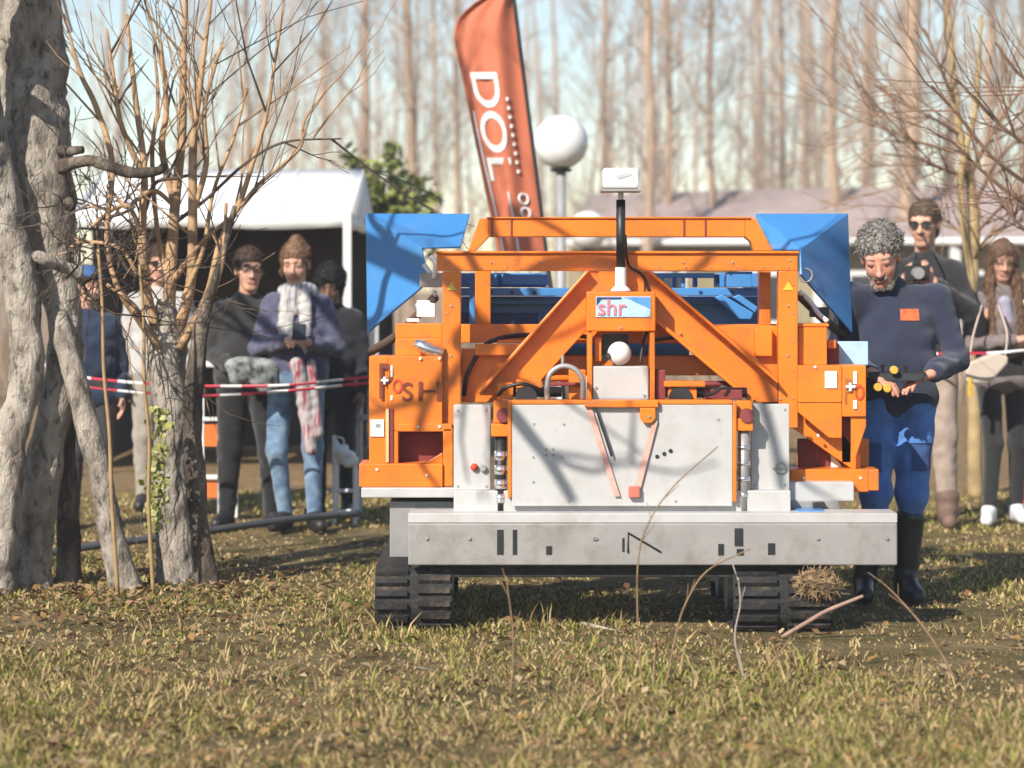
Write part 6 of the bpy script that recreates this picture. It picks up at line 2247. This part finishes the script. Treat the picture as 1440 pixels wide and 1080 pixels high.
# white metal trestle with a carrier bag
tr = empty('metal_trestle', W(487, HY, 15.3) - Vector((0, 0, EYE)), 'small white metal trestle standing by the machine\'s near track', 'trestle')
for (x, y0, dd) in ((470, 612, 0), (499, 645, 0), (474, 640, .3), (503, 660, .3)):
    k = MB()
    k.cyl(W(x, y0, 15.3 + dd), Vector((W(x, 0, 15.3 + dd).x, 15.3 + dd, 0)), .012, 8)
    k.build('leg', WHITEPT, tr)
for (a, b_) in (((466, 690), (503, 690)), ((466, 720), (505, 718))):
    k = MB()
    k.cyl(W(*a, 15.3), W(*b_, 15.3), .011, 8)
    k.build('rail', WHITEPT, tr)
pb_ = W(483, 640, 15.2)
cbg = empty('carrier_bag', pb_, 'crumpled white plastic bag hung on the white trestle', 'bag')
V, Q, mi = Field([ell((0, 0, 0), (.065, .05, .07), k=.03, amp=.02, freq=80), ell((.05, 0, -.03), (.05, .04, .05), k=.03, amp=.02, freq=80), cone((-.03, 0, .04), (-.05, .06, .08), .02, .012, k=.02)], .006).mesh()
link('pouch', np_mesh('pouch', V, Q), cbg, [WHITEPL], True)
k = MB()
k.torus(pb_ + Vector((-.03, .05, .075)), .03, .005, 'y', 16, 6)
k.build('handle', WHITEPL, cbg)
# grey post behind the machine's corner
gp = empty('grey_post', W(506, HY, 16) - Vector((0, 0, EYE)), 'thin grey metal post left of the machine\'s side panel', 'post')
k = MB()
k.cyl(W(505, 520, 16), Vector((W(505, 0, 16).x, 16, 0)), .022, 10)
k.build('tube', LAMPPOLE, gp)
k = MB()
k.box(Vector((W(505, 0, 16).x - .06, 15.96, W(0, 590, 16).z)), Vector((W(505, 0, 16).x + .06, 16.04, W(0, 584, 16).z)))
k.build('bracket', LAMPPOLE, gp)
# low pipe rail on the grass
k = MB()
k.tube([Vector(p) for p in catmull([tuple(W(x, y, d)) for x, y, d in ((55, 780, 13.0), (130, 768, 13.2), (240, 754, 13.5), (330, 741, 13.8), (420, 729, 14.2), (505, 722, 14.6))], 8)], .02, 10)
rail = k.build('pipe_rail', mat('dark_grey_pipe', (0.10, 0.10, 0.105), .5, .3), None, smooth=True)
tag(rail, 'dark grey pipe running low over the grass behind the trunks', 'pipe')
# white bottle-like bag on the far grass
k = MB()
c = W(1336, 650, 16.2)
V, Q, mi = Field([ell((0, 0, 0), (.05, .04, .09), k=.03, amp=.015, freq=70), cone((0, 0, .06), (.01, 0, .12), .02, .015, k=.02)], .006).mesh()
gb = empty('white_bag', (c.x, 16.2, .0), 'small white bag standing between the tall man and the woman', 'bag')
o = link('pouch', np_mesh('pouch', V + np.array([0, 0, .09]), Q), gb, [WHITEPL], True)
k = MB()
k.torus((c.x, 16.2, .22), .03, .005, 'y', 16, 6)
k.build('handle', WHITEPL, gb)

# ------------------------------------------------------------------ foreground twigs and sticks
PINKST = mat('pinkish_stick', (0.30, 0.19, 0.15), .85, var=.2, scale=20)
GREYST = mat('grey_stick', (0.36, 0.32, 0.28), .9, var=.2, scale=20)
STEM = mat('sapling_stem', (0.24, 0.15, 0.08), .8, var=.25, scale=20)
for (path, m_, nm, lab, cat) in (
    ([(905, 978, 3, 9.0), (900, 880, 2.6, 9.0), (902, 790, 2.4, 9.0), (912, 738, 2.2, 9.0), (945, 685, 2, 9.05), (1008, 628, 1.6, 9.1)], STEM, 'sapling_stem', 'thin tan sapling arching across the grey front plate', 'twig'),
    ([(938, 976, 3, 9.1), (950, 890, 2.6, 9.1), (968, 845, 2.4, 9.1), (1000, 802, 2.2, 9.1), (1048, 772, 1.6, 9.1)], STEM, 'sapling_stem', 'thin sapling bending right below the bumper', 'twig'),
    ([(718, 985, 3, 8.9), (717, 900, 2.4, 8.9), (709, 810, 1.8, 8.9)], STEM, 'sapling_stem', 'dark upright sapling standing left of centre in the near grass', 'twig'),
    ([(1045, 966, 3, 9.2), (1036, 900, 2.6, 9.2), (1034, 850, 2.2, 9.2), (1038, 812, 1.6, 9.2)], GREYST, 'sapling_stem', 'pale upright sapling before the wide black track', 'twig'),
    ([(1350, 972, 5, 9.2), (1330, 930, 4.4, 9.2), (1300, 880, 3.6, 9.2), (1258, 835, 2.6, 9.2), (1240, 815, 1.8, 9.2)], STEM, 'sapling_stem', 'dark sapling leaning left in front of the operator\'s boots', 'twig'),
    ([(1055, 966, 2.6, 9.2), (1085, 930, 2.4, 9.2), (1120, 890, 2.0, 9.2)], STEM, 'sapling_stem', 'short sapling leaning right before the wide black track', 'twig'),
    ([(1100, 896, 4, 10.35), (1140, 872, 4, 10.3), (1165, 858, 3.8, 10.28), (1214, 838, 3.2, 10.25)], PINKST, 'fallen_stick', 'pinkish stick propped up in front of the wide black track', 'stick'),
    ([(818, 876, 3, 10.75), (850, 884, 3.4, 10.65), (892, 894, 2.6, 10.5)], GREYST, 'fallen_stick', 'pale grey stick lying in the machine\'s shadow', 'stick'),
    ([(705, 876, 3, 10.75), (760, 890, 3.4, 10.55), (800, 904, 2.6, 10.3)], PINKST, 'fallen_stick', 'brown stick lying on the grass right of the smaller track', 'stick'),
    ([(560, 935, 3, 9.65), (610, 944, 3, 9.5), (640, 952, 2, 9.4)], GREYST, 'fallen_stick', 'short grey stick on the near grass below the smaller track', 'stick'),
):
    k = MB()
    if nm == 'sapling_stem':
        rr_ = random.Random(int(path[0][0]))
        path = [(x + rr_.gauss(0, 3.5), y, r * .62, d) for x, y, r, d in path]
    pts = twig(k, path, 6)
    if nm == 'fallen_stick':
        zmin = min(v[2] for v in k.v)
        k.v = [(v[0], v[1], v[2] - max(0, zmin) + .004) for v in k.v] if zmin > 0 and 'propped' not in lab else k.v
    else:
        rng = random.Random(len(lab))
        for q in range(3):
            j = rng.randint(len(pts) // 2, len(pts) - 2)
            dd = (pts[j + 1] - pts[j]).normalized()
            k.tube([pts[j], pts[j] + (dd + Vector((rng.uniform(-.8, .8), rng.uniform(-.5, .5), .3))) * .05], [.0022, .0012], 4)
    o = k.build(nm, m_, None, smooth=True)
    tag(o, lab, cat, 'thin saplings in the near grass' if nm == 'sapling_stem' else 'sticks on the lawn')

# ------------------------------------------------------------------ thin winter haze
hm = bpy.data.materials.new('haze_air')
hm.use_nodes = True
nt = hm.node_tree
nt.nodes.remove(nt.nodes['Principled BSDF'])
pv = nt.nodes.new('ShaderNodeVolumePrincipled')
pv.inputs['Color'].default_value = (0.94, 0.95, 1.0, 1)
pv.inputs['Density'].default_value = 0.0017
nt.links.new(pv.outputs[0], nt.nodes['Material Output'].inputs['Volume'])
k = MB()
k.box((-90, -6, -1.2), (90, 95, 21.5))
tag(k.build('haze', hm, None), 'pale winter haze in the air', 'haze', kind='stuff')
